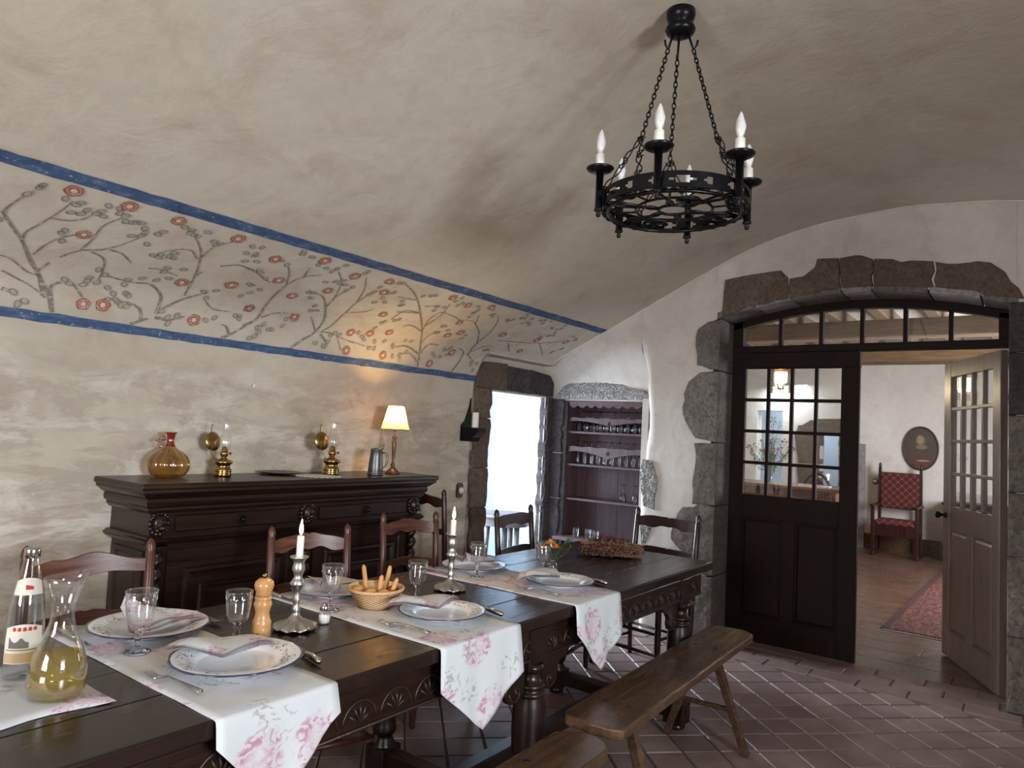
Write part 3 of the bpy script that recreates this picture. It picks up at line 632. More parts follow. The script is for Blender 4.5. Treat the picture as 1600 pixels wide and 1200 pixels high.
STEMS=[[(1.25,2.03),(1.22,2.10),(1.16,2.19),(1.10,2.27),(1.04,2.37),(0.97,2.46),(0.93,2.52),(0.94,2.59),(0.97,2.68)],
[(1.04,2.37),(1.03,2.43),(1.05,2.49),(1.07,2.55),(1.09,2.62),(1.10,2.68)],
[(1.07,2.55),(1.13,2.56),(1.17,2.59),(1.19,2.63)],
[(1.10,2.30),(1.12,2.39),(1.15,2.45),(1.19,2.49)],
[(1.03,2.18),(1.08,2.16),(1.15,2.13),(1.21,2.09)],
[(1.00,2.26),(1.04,2.25),(1.11,2.20),(1.15,2.19)],
[(1.20,2.10),(1.17,2.17),(1.15,2.21),(1.17,2.27)],
[(1.19,2.32),(1.24,2.39),(1.31,2.43),(1.36,2.49),(1.41,2.58)],
[(1.24,2.39),(1.25,2.48),(1.25,2.58),(1.29,2.66)],
[(1.28,2.40),(1.34,2.37),(1.37,2.30),(1.38,2.22)],
[(1.33,2.44),(1.39,2.43),(1.45,2.38)],
[(1.25,2.03),(1.23,2.10),(1.22,2.15),(1.26,2.18),(1.29,2.18),(1.35,2.12)],
[(1.58,2.03),(1.65,2.07)],
[(1.68,2.10),(1.74,2.17),(1.79,2.22),(1.86,2.28)],
[(1.68,2.10),(1.68,2.16),(1.66,2.21),(1.59,2.26),(1.51,2.25),(1.40,2.26)],
[(1.77,2.23),(1.74,2.38),(1.70,2.50),(1.66,2.58),(1.59,2.66),(1.53,2.71)],
[(1.69,2.53),(1.70,2.62),(1.75,2.69)],
[(1.68,2.51),(1.63,2.56),(1.58,2.55),(1.53,2.51)],
[(1.74,2.38),(1.75,2.43)],
[(1.68,2.08),(1.75,2.08),(1.82,2.11)],
[(1.87,2.23),(1.94,2.18),(2.04,2.18)],
[(1.62,2.06),(1.60,2.11),(1.55,2.13),(1.50,2.13)],
[(1.53,2.37),(1.58,2.38),(1.67,2.36)],
[(2.04,2.02),(2.08,2.05),(2.15,2.11),(2.20,2.16)],
[(2.08,2.05),(2.05,2.09),(2.02,2.10)],
[(1.80,2.50),(1.87,2.54),(1.93,2.53),(1.98,2.52)],
[(0.92,2.52),(0.94,2.50)],
[(1.05,2.10),(1.09,2.09)],
[(2.14,2.11),(2.20,2.17),(2.19,2.29),(2.18,2.40),(2.19,2.51),(2.22,2.57),(2.29,2.62)],
[(2.22,2.57),(2.20,2.65)],
[(2.18,2.48),(2.12,2.59),(2.07,2.63)],
[(1.90,2.54),(1.98,2.52),(2.08,2.47),(2.12,2.49)],
[(2.22,2.18),(2.28,2.23),(2.38,2.25)],
[(2.47,2.03),(2.52,2.08),(2.59,2.15),(2.59,2.25),(2.51,2.37),(2.43,2.45),(2.36,2.46)],
[(2.52,2.36),(2.50,2.47),(2.44,2.60),(2.36,2.68)],
[(2.50,2.47),(2.53,2.57)],
[(2.59,2.15),(2.54,2.21),(2.50,2.25)],
[(2.59,2.15),(2.70,2.16),(2.83,2.13),(3.02,2.11)],
[(2.63,2.16),(2.67,2.22),(2.67,2.35),(2.66,2.46),(2.68,2.59),(2.73,2.62)],
[(2.67,2.35),(2.77,2.39),(2.81,2.44)],
[(2.66,2.46),(2.61,2.59),(2.54,2.69)],
[(2.63,2.14),(2.70,2.09),(2.70,2.05)],
[(2.75,2.15),(2.82,2.06)],
[(3.50,2.02),(3.46,2.15),(3.33,2.32),(3.14,2.50),(2.97,2.64),(2.81,2.72),(2.77,2.71)],
[(3.33,2.32),(3.19,2.36),(3.15,2.33)],
[(3.14,2.50),(3.02,2.49),(3.00,2.38)],
[(3.14,2.50),(2.97,2.46)],
[(3.00,2.61),(2.86,2.60)],
[(3.47,2.12),(3.32,2.16),(3.23,2.14)],
[(3.49,2.06),(3.39,2.11),(3.31,2.10)],
[(3.33,2.32),(3.26,2.46),(3.27,2.55),(3.38,2.55),(3.50,2.52)],
[(3.30,2.39),(3.30,2.53),(3.25,2.66)],
[(3.48,2.13),(3.50,2.21),(3.59,2.22)],
[(3.43,2.21),(3.42,2.30),(3.47,2.36)],
[(3.11,2.57),(3.20,2.62)],
[(3.85,2.03),(3.89,2.12),(3.87,2.20),(3.79,2.23)],
[(3.94,2.18),(3.90,2.32),(3.88,2.45),(3.80,2.60),(3.72,2.67)],
[(3.90,2.32),(3.77,2.45),(3.61,2.54),(3.53,2.54)],
[(3.65,2.52),(3.58,2.62)],
[(3.94,2.18),(4.07,2.12)],
[(3.92,2.18),(4.01,2.30),(4.11,2.31)],
[(4.05,2.40),(4.30,2.44),(4.48,2.48),(4.83,2.62)],
[(4.17,2.40),(4.32,2.29)],
[(4.47,2.48),(4.71,2.34)]]

def ribbon(b, s0, s1, x0, x1, off, n=60, jit=.003):
    rr = random.Random(3); v = []; f = []
    for i in range(n + 1):
        x = x0 + (x1 - x0) * i / n
        for k in range(4): s = s0 + (s1 - s0) * k / 3 + (rr.uniform(-jit, jit) if k in (0, 3) else 0); v.append(vault(x, s, off))
    for i in range(n):
        for k in range(3): a = i * 4 + k; f.append((a, a + 1, a + 5, a + 4))
    b.add(v, f, True)
ribbon_b = MB(); ribbon(ribbon_b, 2.775, 2.838, -2.7, 4.955, .0025, 120); ribbon_b.build('blue_band', M['blue'], ceil)
ribbon_b = MB(); ribbon(ribbon_b, 1.982, 2.026, -2.7, 4.135, .0025, 110); ribbon_b.build('blue_band', M['blue'], ceil)
st = MB(); le = MB(); ll = MB(); ro = MB(); rl = MB(); rc = MB(); rr = random.Random(11)
def stroke(b, pts, w0, w1, off):
    P = [Vector((x, s)) for x, s in pts]
    if len(P) < 2: return
    Q = catmull(P, 6); n = len(Q); v = []; f = []
    for i, p in enumerate(Q):
        t = (Q[min(i + 1, n - 1)] - Q[max(i - 1, 0)]); t = t.normalized() if t.length > 1e-6 else Vector((1, 0)); nn = Vector((-t.y, t.x)); w = w0 + (w1 - w0) * i / n + rr.uniform(-.0008, .0008)
        for sgn in (-1, 1): q = p + nn * w * sgn; v.append(vault(q.x, q.y, off))
    b.add(v, [(2 * i, 2 * i + 1, 2 * i + 3, 2 * i + 2) for i in range(n - 1)], True)
def ok(x, s): return x < 4.93 and (s > 2.03) and s < 2.77
def disc(b, x, s, rx, rs, ang, off, n=10, wob=0):
    v = [vault(x, s, off)]
    for k in range(n):
        a = 2 * pi * k / n; w = 1 + wob * sin(5 * a + x * 9); X = rx * cos(a) * w; S = rs * sin(a) * w; v.append(vault(x + X * cos(ang) - S * sin(ang), s + X * sin(ang) + S * cos(ang), off))
    b.add(v, [(0, 1 + k, 1 + (k + 1) % n) for k in range(n)], True)
def ringd(b, x, s, rx, rs, ang, off, w=.3, n=12, wob=0):
    v = []
    for k in range(n):
        a = 2 * pi * k / n; wv = 1 + wob * sin(5 * a + x * 9)
        for q in (1, 1 - w): X = rx * cos(a) * q * wv; S = rs * sin(a) * q * wv; v.append(vault(x + X * cos(ang) - S * sin(ang), s + X * sin(ang) + S * cos(ang), off))
    b.add(v, [(2 * k, 2 * k + 1, 2 * ((k + 1) % n) + 1, 2 * ((k + 1) % n)) for k in range(n)], True)
STEMS += [[(x - 2.2, s) for x, s in p] for p in STEMS if p and 1.2 < p[0][0] < 3.0]   # the frieze goes on behind the viewer
LV = LEAVES + [(x - 2.2, s) for x, s in LEAVES if 1.2 < x < 3.0]; RS = ROSES + [(x - 2.2, s) for x, s in ROSES if 1.2 < x < 3.0]
for p in STEMS:
    p = [(x, max(2.028, min(2.77, s))) for x, s in p if x < 4.94]
    big = p and abs(p[0][1] - 2.03) < .12
    stroke(st, p, .0085 if big else .0045, .0035 if big else .003, .003)
for x, s in LV:
    if not ok(x, s): continue
    for k in range(rr.choice((2, 3, 3, 4))):
        a = rr.uniform(0, 6.28); d = .022 + .014 * k; X, S = x + d * cos(a), min(2.755, max(2.045, s + d * sin(a)))
        disc(le, X, S, .0165, .0115, a, .0032); ringd(ll, X, S, .018, .0128, a, .0042, .24)
for x, s in RS:
    if not ok(x, s): continue
    s = min(2.735, max(2.065, s)); r = rr.uniform(.026, .031)
    disc(ro, x, s, r, r, 0, .0035, 20, .06); ringd(rl, x, s, r * 1.05, r * 1.05, 0, .0045, .16, 20, .06); ringd(rl, x, s, r * .6, r * .6, .5, .0045, .2, 14, .10); disc(rc, x, s, r * .38, r * .38, 0, .005, 9)
st.build('painted_stems', M['stem_ink'], ceil, 'stuff'); le.build('painted_leaves', M['leaf_ink'], ceil, 'stuff'); ll.build('painted_leaf_outlines', M['leaf_line'], ceil, 'stuff')
ro.build('painted_roses', M['rose_ink'], ceil, 'stuff'); rl.build('painted_rose_outlines', M['rose_line'], ceil, 'stuff'); rc.build('painted_rose_hearts', M['rose_c'], ceil, 'stuff')
# ---- door frame, fixed leaf, transom lights, open leaf
fr = empty('door_1', (0, 0, 0)); fr['kind'] = 'structure'
D = M['door_wood']; DX0, DX1 = 5.225, 5.285
bev(MB().box(DX0, DX1 + .02, 1.765, 1.838, 0, 2.335).build('frame_post', D, fr), .004)
bev(MB().box(DX0, DX1 + .02, .137, .195, 2.10, 2.30).build('frame_post', D, fr), .004)
P = [(1.838 - (1.838 - .137) * k / 16, 0) for k in range(17)]
P = [(y, min(arch(min(1.838, y)), 2.5) - .055) for y, _ in P] + [(y, arch(y)) for y, _ in P[::-1]]
bev(MB().prism(P, DX0, DX1 + .02, 'x').build('frame_arch', D, fr), .004)
bev(MB().box(DX0 - .01, DX1 + .02, .137, 1.838, 2.085, 2.135).build('transom_bar', D, fr), .004)
bev(MB().box(DX0 - .004, DX1 + .02, .97, 1.838, 1.975, 2.085).build('frame_head', D, fr), .004)
mul = [1.758, 1.497, 1.222, .961, .702, .446, .188]
for y in mul[1:-1]: bev(MB().box(DX0 + .005, DX1, y - .0125, y + .0125, 2.13, arch(y) - .05).build('mullion', D, fr), .003)
for a, c in zip(mul, mul[1:]):
    q = [(a - .011 - (a - c - .022) * k / 5) for k in range(6)]
    MB().prism([(a - .01, 2.137), (c + .01, 2.137)] + [(y, arch(y) - .052) for y in q[::-1]], 5.252, 5.256, 'x').build('pane', M['pane'], fr)
def leaf(name, w, h, mat, z0=.012, open_=False):
    # local: x along the leaf from hinge 0..w, y thickness 0.045, z up
    e = empty(name, (0, 0, 0)); e['kind'] = 'structure'; t = .022
    sl, sr = (.10, .115); gt, gb = h - .105, 1.055; rail = .125
    bev(MB().box(0, sl, -t, t, z0, h).build('stile', mat, e), .003); bev(MB().box(w - sr, w, -t, t, z0, h).build('stile', mat, e), .003)
    for a, c in ((gt, h), (gb - .165, gb), (z0, .19)): bev(MB().box(sl, w - sr, -t + .001, t - .001, a, c).build('rail', mat, e), .003)
    mid = (sl + w - sr) / 2; bev(MB().box(mid - .045, mid + .045, -t + .002, t - .002, .19, gb - .165).build('stile', mat, e), .003)
    for a, c in ((sl, mid - .045), (mid + .045, w - sr)):
        p = MB(); z1 = gb - .165
        for s_ in (-1, 1):
            v = []
            for o, y in ((0, .004), (.012, .004), (.03, .015), (.032, .015)):
                v += [(a + o, s_ * y, .19 + o), (c - o, s_ * y, .19 + o), (c - o, s_ * y, z1 - o), (a + o, s_ * y, z1 - o)]
            f = [(4 * l + i, 4 * l + (i + 1) % 4, 4 * l + 4 + (i + 1) % 4, 4 * l + 4 + i) for l in range(3) for i in range(4)] + [(12, 13, 14, 15)]
            p.add(v, f)
        p.build('panel', mat, e)
    nx, nz = 4, 4; gw = (w - sl - sr) / nx; gh = (gt - gb) / nz
    for i in range(1, nx): bev(MB().box(sl + gw * i - .0115, sl + gw * i + .0115, -.016, .016, gb, gt).build('glazing_bar', mat, e), .003)
    for j in range(1, nz): bev(MB().box(sl, w - sr, -.0165, .0165, gb + gh * j - .0115, gb + gh * j + .0115).build('glazing_bar', mat, e), .003)
    for i in range(nx):
        for j in range(nz): MB().box(sl + gw * i + .011, sl + gw * (i + 1) - .011, -.0015, .0015, gb + gh * j + .011, gb + gh * (j + 1) - .011).build('pane', M['pane'], e)
    return e
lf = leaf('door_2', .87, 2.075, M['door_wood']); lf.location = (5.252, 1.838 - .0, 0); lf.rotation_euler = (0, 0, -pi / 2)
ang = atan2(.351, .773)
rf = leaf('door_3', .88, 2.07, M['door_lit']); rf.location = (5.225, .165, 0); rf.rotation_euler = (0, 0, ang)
for s_ in (-1, 1):
    k = MB(); k.lathe([(.022, 0), (.024, .004), (.012, .010), (.009, .03), (.016, .036), (.026, .05), (.022, .064), (.002, .068)], 16, T(.83, s_ * .022, .985) @ RX(-s_ * pi / 2)); k.build('door_knob', M['iron'] if s_ > 0 else M['brass'], rf)
k = MB(); k.box(.815, .845, -.025, -.022, .90, 1.02); k.build('lock_plate', M['iron'], rf)
# ============================================================ DINING TABLE
TZ = .79
tb = empty('dining_table', (1.93, 1.79, 0), 0, 'long dark refectory table with turned legs and carved apron, laid for six', 'table')
X0, X1, Y0, Y1 = .10 - 1.93, 3.71 - 1.93, 1.375 - 1.79, 2.205 - 1.79
for i in range(4):
    a = Y0 + (Y1 - Y0) * i / 4; bev(MB().box(X0, X1, a + .0002, a + (Y1 - Y0) / 4 - .0002, TZ - .042, TZ).build('tabletop_plank', M['table_top'], tb), .006 if i in (0, 3) else .0015, 3)
bev(MB().box(X0 + .045, X1 - .045, Y0 + .045, Y1 - .045, TZ - .058, TZ - .0425).build('top_moulding', M['oak_dark'], tb), .006)
def lune(b, x0, x1, y, z0, z1, sgn, n):   # row of carved lunettes with leaves
    w = (x1 - x0) / n
    for k in range(n):
        cx = x0 + w * (k + .5); pts = [(cx + w * .44 * cos(a), y, z0 + .012 + (z1 - z0 - .03) * sin(a)) for a in [pi * i / 10 for i in range(11)]]; b.tube(pts, .004, 5)
        for j in range(5):
            a = pi * (j + 1) / 6; b.tube([(cx, y, z0 + .012), (cx + w * .2 * cos(a), y - .002 * sgn, z0 + .012 + (z1 - z0) * .34 * sin(a)), (cx + w * .33 * cos(a), y, z0 + .012 + (z1 - z0) * .60 * sin(a))], [.002, .0055, .001], 5)
AY0, AY1 = Y0 + .05, Y1 - .05; az0, az1 = .625, TZ - .058
LX = [.66 - 1.93, 2.135 - 1.93, 3.44 - 1.93]
for y, s in ((AY0, 1), (AY1, -1)):
    ap = bev(MB().box(X0 + .06, X1 - .06, y - .012, y + .012, az0, az1).build('apron', M['oak_dark'], tb), .003)
    c = MB(); lune(c, X0 + .1, X1 - .1, y - .012 * s, az0 + .01, az1 - .01, s, 26); c.tube([(X0 + .06, y - .013 * s, az0 + .006), (X1 - .06, y - .013 * s, az0 + .006)], .005, 5); c.build('carving', M['carved'], ap)
for x in (X0 + .06, X1 - .06): MB().box(x - .012, x + .012, AY0, AY1, az0, az1).build('apron', M['oak_dark'], tb)
LP = [(.052, .0), (.056, .02), (.05, .05), (.036, .075), (.034, .085), (.046, .10), (.050, .115), (.046, .13), (.042, .15), (.050, .19), (.057, .24), (.060, .30), (.060, .36), (.057, .40), (.051, .425), (.054, .43), (.054, .438), (.046, .444), (.046, .452), (.053, .458), (.053, .466), (.040, .476), (.034, .49), (.034, .505), (.046, .515), (.048, .527), (.040, .537)]
for x in LX:
    for y in (AY0 + .012, AY1 - .012):
        l = MB(); l.lathe([(r, z + .075) for r, z in LP if z + .075 < .625], 20, T(x, y, 0)); l.box(x - .055, x + .055, y - (.030 if y < 0 else .05), y + (.05 if y < 0 else .030), .595, az1)
        l.box(x - .05, x + .05, y - .05, y + .05, .03, .125); l.lathe([(.035, 0), (.045, .012), (.04, .03)], 16, T(x, y, 0), close=True)
        bev(l.build('leg', M['oak_darkz'], tb), .003)
        for s in (-1, 1):     # scroll brackets either side of a leg head
            if (x == LX[0] and s < 0) or (x == LX[2] and s > 0): continue
            pr = [(0, .63), (0, .52), (.03, .50), (.06, .495), (.09, .505), (.105, .53), (.10, .56), (.125, .585), (.17, .60), (.20, .625), (.20, .63)]
            b = MB(); b.prism([(x + s * (.053 + px), pz) for px, pz in pr], y - .011, y + .011); o = bev(b.build('bracket', M['oak_dark'], tb), .002)
            c = MB(); sp = [(x + s * (.105 + (.004 + .0045 * k) * cos(k * .8)), y - .0125 * (1 if y < 0 else -1), .535 + (.004 + .0045 * k) * sin(k * .8)) for k in range(9)]; c.tube(sp, .0035, 5); c.ball((x + s * .105, y - .0125 * (1 if y < 0 else -1), .535), .008, 8, 5); c.build('scroll', M['carved'], o)
    bev(MB().box(x - .03, x + .03, AY0 + .05, AY1 - .05, .05, .115).build('stretcher', M['oak_dark'], tb), .006)
for a, c in zip(LX, LX[1:]): bev(MB().box(a + .03, c - .03, -.035, .035, .055, .115).build('stretcher', M['oak_dark'], tb), .006)
# ============================================================ RUNNERS
def uvm(me, fn):
    u = me.uv_layers.new(name='UVMap')
    for l in me.loops: u.data[l.index].uv = fn(me.vertices[l.vertex_index].co)

def runner(x0, x1, yb, dl, dr, dt, label, seed, yf=1.372):
    """lies across the table from yb to the front edge, hangs over it to a point"""
    rr = random.Random(seed); e = []; nx, = (14,); cx = (x0 + x1) / 2; v = []; f = []; sy = []
    for k in range(18): sy.append(('t', yb + (yf - yb) * k / 17))
    rows = []
    for tpe, y in sy: rows.append([(x0 + (x1 - x0) * i / nx, y, TZ + .0022 + .0012 * max(0, sin(i * 1.3 + y * 17 + seed))) for i in range(nx + 1)])
    for a in (.5, 1.0): rows.append([(x0 + (x1 - x0) * i / nx, yf - .004 - .007 * sin(a * pi / 2), TZ + .003 - .009 * (1 - cos(a * pi / 2)) * 1.2) for i in range(nx + 1)])
    zt = TZ - .009
    for k in range(1, 17):
        t = k / 16; row = []
        for i in range(nx + 1):
            s = i / nx; side = dl + (dr - dl) * s; m = 1 - abs(2 * s - 1); length = side + (dt - (dl + dr) / 2) * m
            xx = x0 + (x1 - x0) * s; wav = .010 * t * sin(s * 9 + seed) + .012 * t * (m - .5)
            row.append((xx - .02 * t * (1 - m) * (1 if s > .5 else -1) * 0, yf - .012 - abs(wav) - .004 * t, zt - length * t))
        rows.append(row)
    n = nx + 1
    for r in rows: v += r
    f = [(a * n + i, a * n + i + 1, (a + 1) * n + i + 1, (a + 1) * n + i) for a in range(len(rows) - 1) for i in range(nx)]
    m = MB().add([(x - cx, y - 1.78, z) for x, y, z in v], f, True); o = m.build('table_runner', M['cloth']); o.location = (cx, 1.78, 0); uvm(o.data, lambda p: (p.x * 1.0 + seed * 3.17, p.y + (p.z - TZ) + 7.3 * seed))
    s = o.modifiers.new('solid', 'SOLIDIFY'); s.thickness = .0016; s.offset = -1
    return tag(o, label, 'runner', None)
runner(.872, 1.190, 2.195, .045, .055, .215, 'rose-printed cloth runner nearest the wine carafe, hanging in a point', 1)
runner(1.562, 1.950, 2.198, .11, .135, .265, 'rose-printed cloth runner under the bread basket, hanging in a point', 2)
runner(2.300, 2.645, 2.170, .09, .145, .255, 'rose-printed cloth runner farthest from the wine carafe, hanging in a point', 3)
o = MB().add([(-.16 + .32 * i / 8, -.19 + .38 * j / 8 - (.012 * sin(i) if j == 0 else 0), .0022 + .001 * sin(i + j * 2)) for j in range(9) for i in range(9)], [(j * 9 + i, j * 9 + i + 1, j * 9 + i + 10, j * 9 + i + 9) for j in range(8) for i in range(8)], True).build('table_mat', M['cloth'])
uvm(o.data, lambda p: (p.x, p.y)); o.location = (.622, 1.805, TZ); s = o.modifiers.new('solid', 'SOLIDIFY'); s.thickness = .0016; s.offset = -1
tag(o, 'rose-printed cloth with a square corner under the bottle and the wine carafe', 'table mat')
# ============================================================ CHINA, GLASS, CUTLERY
def scal(r, z, a): k = max(0, (r - .11) / .04); return (r * (1 + .022 * k * abs(sin(a * 6))), z)
pm = MB().lathe([(.002, .004), (.085, .004), (.094, .006), (.104, .014), (.125, .018), (.150, .022), (.151, .0245), (.148, .0255), (.125, .0215), (.103, .018), (.092, .0095), (.084, .0075), (.002, .0075)], 72, mod=scal)
pm.lathe([(.082, .004), (.080, 0), (.076, 0), (.075, .004)], 40); plate_me = pm.mesh('plate'); plate_me.materials.append(M['plate'])
def napkin_mesh(seed, kind):
    rr = random.Random(seed); b = MB()
    if kind == 0:   # quarter-round fold with its point towards the window wall
        for l in range(3):
            r = .165 - .006 * l; n = 16; v = [(0, 0, .032 + .004 * l)]
            for q in (.34, .67, 1.0):
                for k in range(n + 1): a = -.15 + 1.75 * k / n; v.append((r * q * cos(a), r * q * sin(a), .021 + .0065 * l + .014 * sin(pi * q * .9) * (1 + .3 * sin(a * 4 + seed + l)) + .004 * q * sin(6 * a)))
            f = [(0, 1 + k, 2 + k) for k in range(n)] + [(1 + q * (n + 1) + k, 1 + (q + 1) * (n + 1) + k, 2 + (q + 1) * (n + 1) + k, 2 + q * (n + 1) + k) for q in range(2) for k in range(n)]
            b.add(v, f, True)
    else:           # loose triangle standing up in the middle
        for l in range(3):
            w = .12 - .01 * l; v = []; n = 8
            for j in range(n + 1):
                for i in range(n + 1):
                    s = i / n - .5; t = j / n; x = 2 * w * s * (1 - t * .85); y = -.08 + .16 * t; v.append((x, y + .01 * l, .022 + .006 * l + .05 * max(0, t - .2) * (1 - abs(s) * 1.4) + .004 * sin(9 * s + l)))
            b.add(v, [(j * 9 + i, j * 9 + i + 1, j * 9 + i + 10, j * 9 + i + 9) for j in range(8) for i in range(8)], True)
    me = b.mesh('napkin'); me.materials.append(M['cloth']); uvm(me, lambda p: (p.x * 1.4 + seed, p.y * 1.4)); return me
NAP = [napkin_mesh(1, 0), napkin_mesh(2, 1)]
def fork_mesh():
    b = MB()
    def strip(pts, w, th=.0022):
        v = []
        for (y, z), ww in zip(pts, w): v += [(-ww, y, z), (ww, y, z), (ww, y, z + th), (-ww, y, z + th)]
        n = len(pts); b.add(v, [(4 * i + k, 4 * i + (k + 1) % 4, 4 * i + 4 + (k + 1) % 4, 4 * i + 4 + k) for i in range(n - 1) for k in range(4)] + [(0, 1, 2, 3), (4 * n - 4, 4 * n - 1, 4 * n - 2, 4 * n - 3)], True)
    strip([(-.10, .003), (-.095, .004), (-.06, .007), (-.01, .010), (.02, .011), (.035, .008), (.05, .004)], [.004, .008, .006, .003, .0032, .010, .0115])
    for k in range(4):
        x = -.0093 + .0062 * k; b.tube([(x, .048, .005), (x, .07, .003), (x, .085, .005), (x, .097, .010)], [.0021, .0019, .0016, .0008], 6)
    me = b.mesh('fork'); me.materials.append(M['steel']); return me
def knife_mesh(part):
    b = MB()
    if part == 'handle': b.tube([(0, -.10, .007), (0, -.095, .008), (0, -.05, .0085), (0, 0, .0075), (0, .004, .0065)], [.003, .0085, .0085, .0062, .005], 10)
    else: b.prism([(-.005, .004), (.006, .004), (.008, .05), (.007, .09), (0, .112), (-.006, .09)], .005, .0066, 'z')
    me = b.mesh('knife_' + part); me.materials.append(M['steel']); return me
FORK = fork_mesh(); KH = knife_mesh('handle'); KB = knife_mesh('blade')
def gob(r, z, a): return (r * (1 + (.02 * cos(a * 10) if .05 < z < .135 else 0)), z)
sm_ = MB().lathe([(.002, .0005), (.029, 0), (.0315, .0015), (.026, .0045), (.012, .008), (.006, .012), (.006, .022), (.011, .030), (.007, .037), (.012, .045), (.007, .052), (.012, .058), (.012, .062), (.001, .063)], 24); GST = sm_.mesh('goblet_stem'); GST.materials.append(M['solid_glass'])
gm = MB().lathe([(.012, .060), (.026, .066), (.030, .076), (.034, .11), (.0375, .148), (.0365, .149), (.033, .11), (.028, .078), (.022, .069), (.002, .064)], 40, mod=gob); gm.tube([(.0372 * cos(a), .0372 * sin(a), .1488) for a in [2 * pi * k / 40 for k in range(40)]], .0009, 6, closed=True)
GOB = gm.mesh('goblet'); GOB.materials.append(M['glass'])
et = MB()
for k in range(12):
    a = 2 * pi * k / 12; et.tube([(.0362 * cos(a + .02 * t), .0362 * sin(a + .02 * t), .131 + .003 * sin(t * 1.6)) for t in range(5)], .0006, 4)
ETCH = et.mesh('etched_wreath'); ETCH.materials.append(plain('etched_white', (.8, .84, .88), .8))
def placed(name, me, loc, rz, label, cat, group=None, sc=1):
    o = link(name, me); o.location = loc; o.rotation_euler = (0, 0, rz); o.scale = (sc,) * 3; return tag(o, label, cat, group)
sets = [(1.087, 1.628, -1, 'nearest the carafe on the bench side', 0, .3), (1.075, 2.045, 1, 'nearest the carafe on the sideboard side', 1, .2),
        (1.821, 1.594, -1, 'beside the bread basket on the bench side', 0, .45), (1.752, 2.074, 1, 'beyond the bread basket on the sideboard side', 1, 2.2),
        (2.560, 1.600, -1, 'farthest from the carafe on the bench side', 0, .9), (2.520, 2.035, 1, 'farthest from the carafe on the sideboard side', 1, 1.9)]
for x, y, s, w, nk, nr in sets:
    placed('dinner_plate', plate_me, (x, y, TZ + .005), R.uniform(0, 1), 'white dinner plate with blue garland, ' + w, 'plate', 'dinner plates on the runners', 1.05 if x < 1.5 else .95)
    placed('cloth_napkin', NAP[nk], (x - (.070 if nk == 0 else 0), y - (.045 if nk == 0 else 0), TZ + .012), nr, 'folded floral napkin on the plate ' + w, 'napkin', 'napkins on the plates', 1.1)
    fx = x - .195 if s < 0 else x + .17
    if x < 1.2 and s < 0: fx = x - .175
    placed('fork', FORK, (min(max(fx, 0), 9), y - (.02 if s < 0 else -.03), TZ + .006), .12 if s < 0 else pi + .1, 'steel fork lying beside the plate ' + w, 'fork', 'forks beside the plates')
    e = empty('knife', (x + .172 if s < 0 else x - .175, y - (.045 if s < 0 else -.06), TZ + .004), -.25 if s < 0 else pi, 'steel table knife beside the plate ' + w, 'knife', 'knives beside the plates')
    link('handle', KH, parent=e); link('blade', KB, parent=e)
for x, y, w, sc in [(.967, 1.893, 'standing before the sideboard-side plate nearest the carafe', 1.06), (1.184, 1.785, 'standing to the left of the pepper mill', .97), (1.604, 1.897, 'standing left of the bread basket', 1.0), (1.913, 1.801, 'standing right of the bread basket', .95), (2.404, 1.919, 'standing behind the far candlestick', .97), (2.666, 1.757, 'standing in front of the orange flowers', .97), (.575, 1.80, 'at the near table end, its foot barely in view', 1.0)]:
    e = empty('goblet', (x, y, TZ + .0035), R.uniform(0, 3), 'faceted clear wine goblet ' + w, 'glass', 'goblets on the table', sc); link('bowl', GOB, parent=e); link('stem', GST, parent=e); link('etched_wreath', ETCH, parent=e)
# candlesticks
def candlestick(loc, label, first=None):
    e = empty('candlestick', loc, R.uniform(0, 1), label, 'candlestick', 'pewter candlesticks')
    def lob(r, z, a): return (r * (1 + (.05 * cos(a * 10) if r > .035 else 0)), z + (.004 * cos(a * 10) * (r / .066) ** 4 if r > .03 else 0) + .001)
    MB().lathe([(.030, .002), (.058, .004), (.064, .005), (.063, .009), (.055, .014), (.045, .020), (.034, .024), (.024, .029), (.014, .040), (.010, .050), (.014, .056), (.011, .063), (.009, .078), (.014, .090), (.010, .098), (.012, .115), (.020, .128), (.024, .136), (.016, .146), (.012, .156), (.015, .166), (.019, .176), (.018, .186), (.016, .196), (.019, .206), (.028, .213), (.027, .216), (.013, .214), (.012, .200)], 60, mod=lob).build('stem', M['pewter'], e)
    return e
for (x, y), s, h, w in [((1.393, 1.805), 1, .072, 'pewter candlestick between the pepper mill and the salt shaker'), ((2.145, 1.843), 1, .064, 'pewter candlestick beyond the bread basket')]:
    candlestick((x, y, TZ + .001), w)
    c = empty('candle', (x, y, TZ + .203), 0, 'lit white candle in the ' + w, 'candle', 'lit candles')
    MB().lathe([(.0105, 0), (.0108, .01), (.0105, h), (.009, h + .003), (.002, h + .001)], 16, close=True).build('wax', M['wax'], c)
    MB().tube([(0, 0, h), (0, 0, h + .009)], .0008, 5).build('wick', M['iron'], c)
    MB().lathe([(.001, 0), (.0055, .008), (.0065, .016), (.005, .027), (.0025, .038), (.0004, .048)], 12, T(0, 0, h + .007)).build('flame', M['flame'], c)
    l = lamp('candle_light', (x, y, TZ + .203 + h + .06), 1.3, (1, .60, .25), .012)
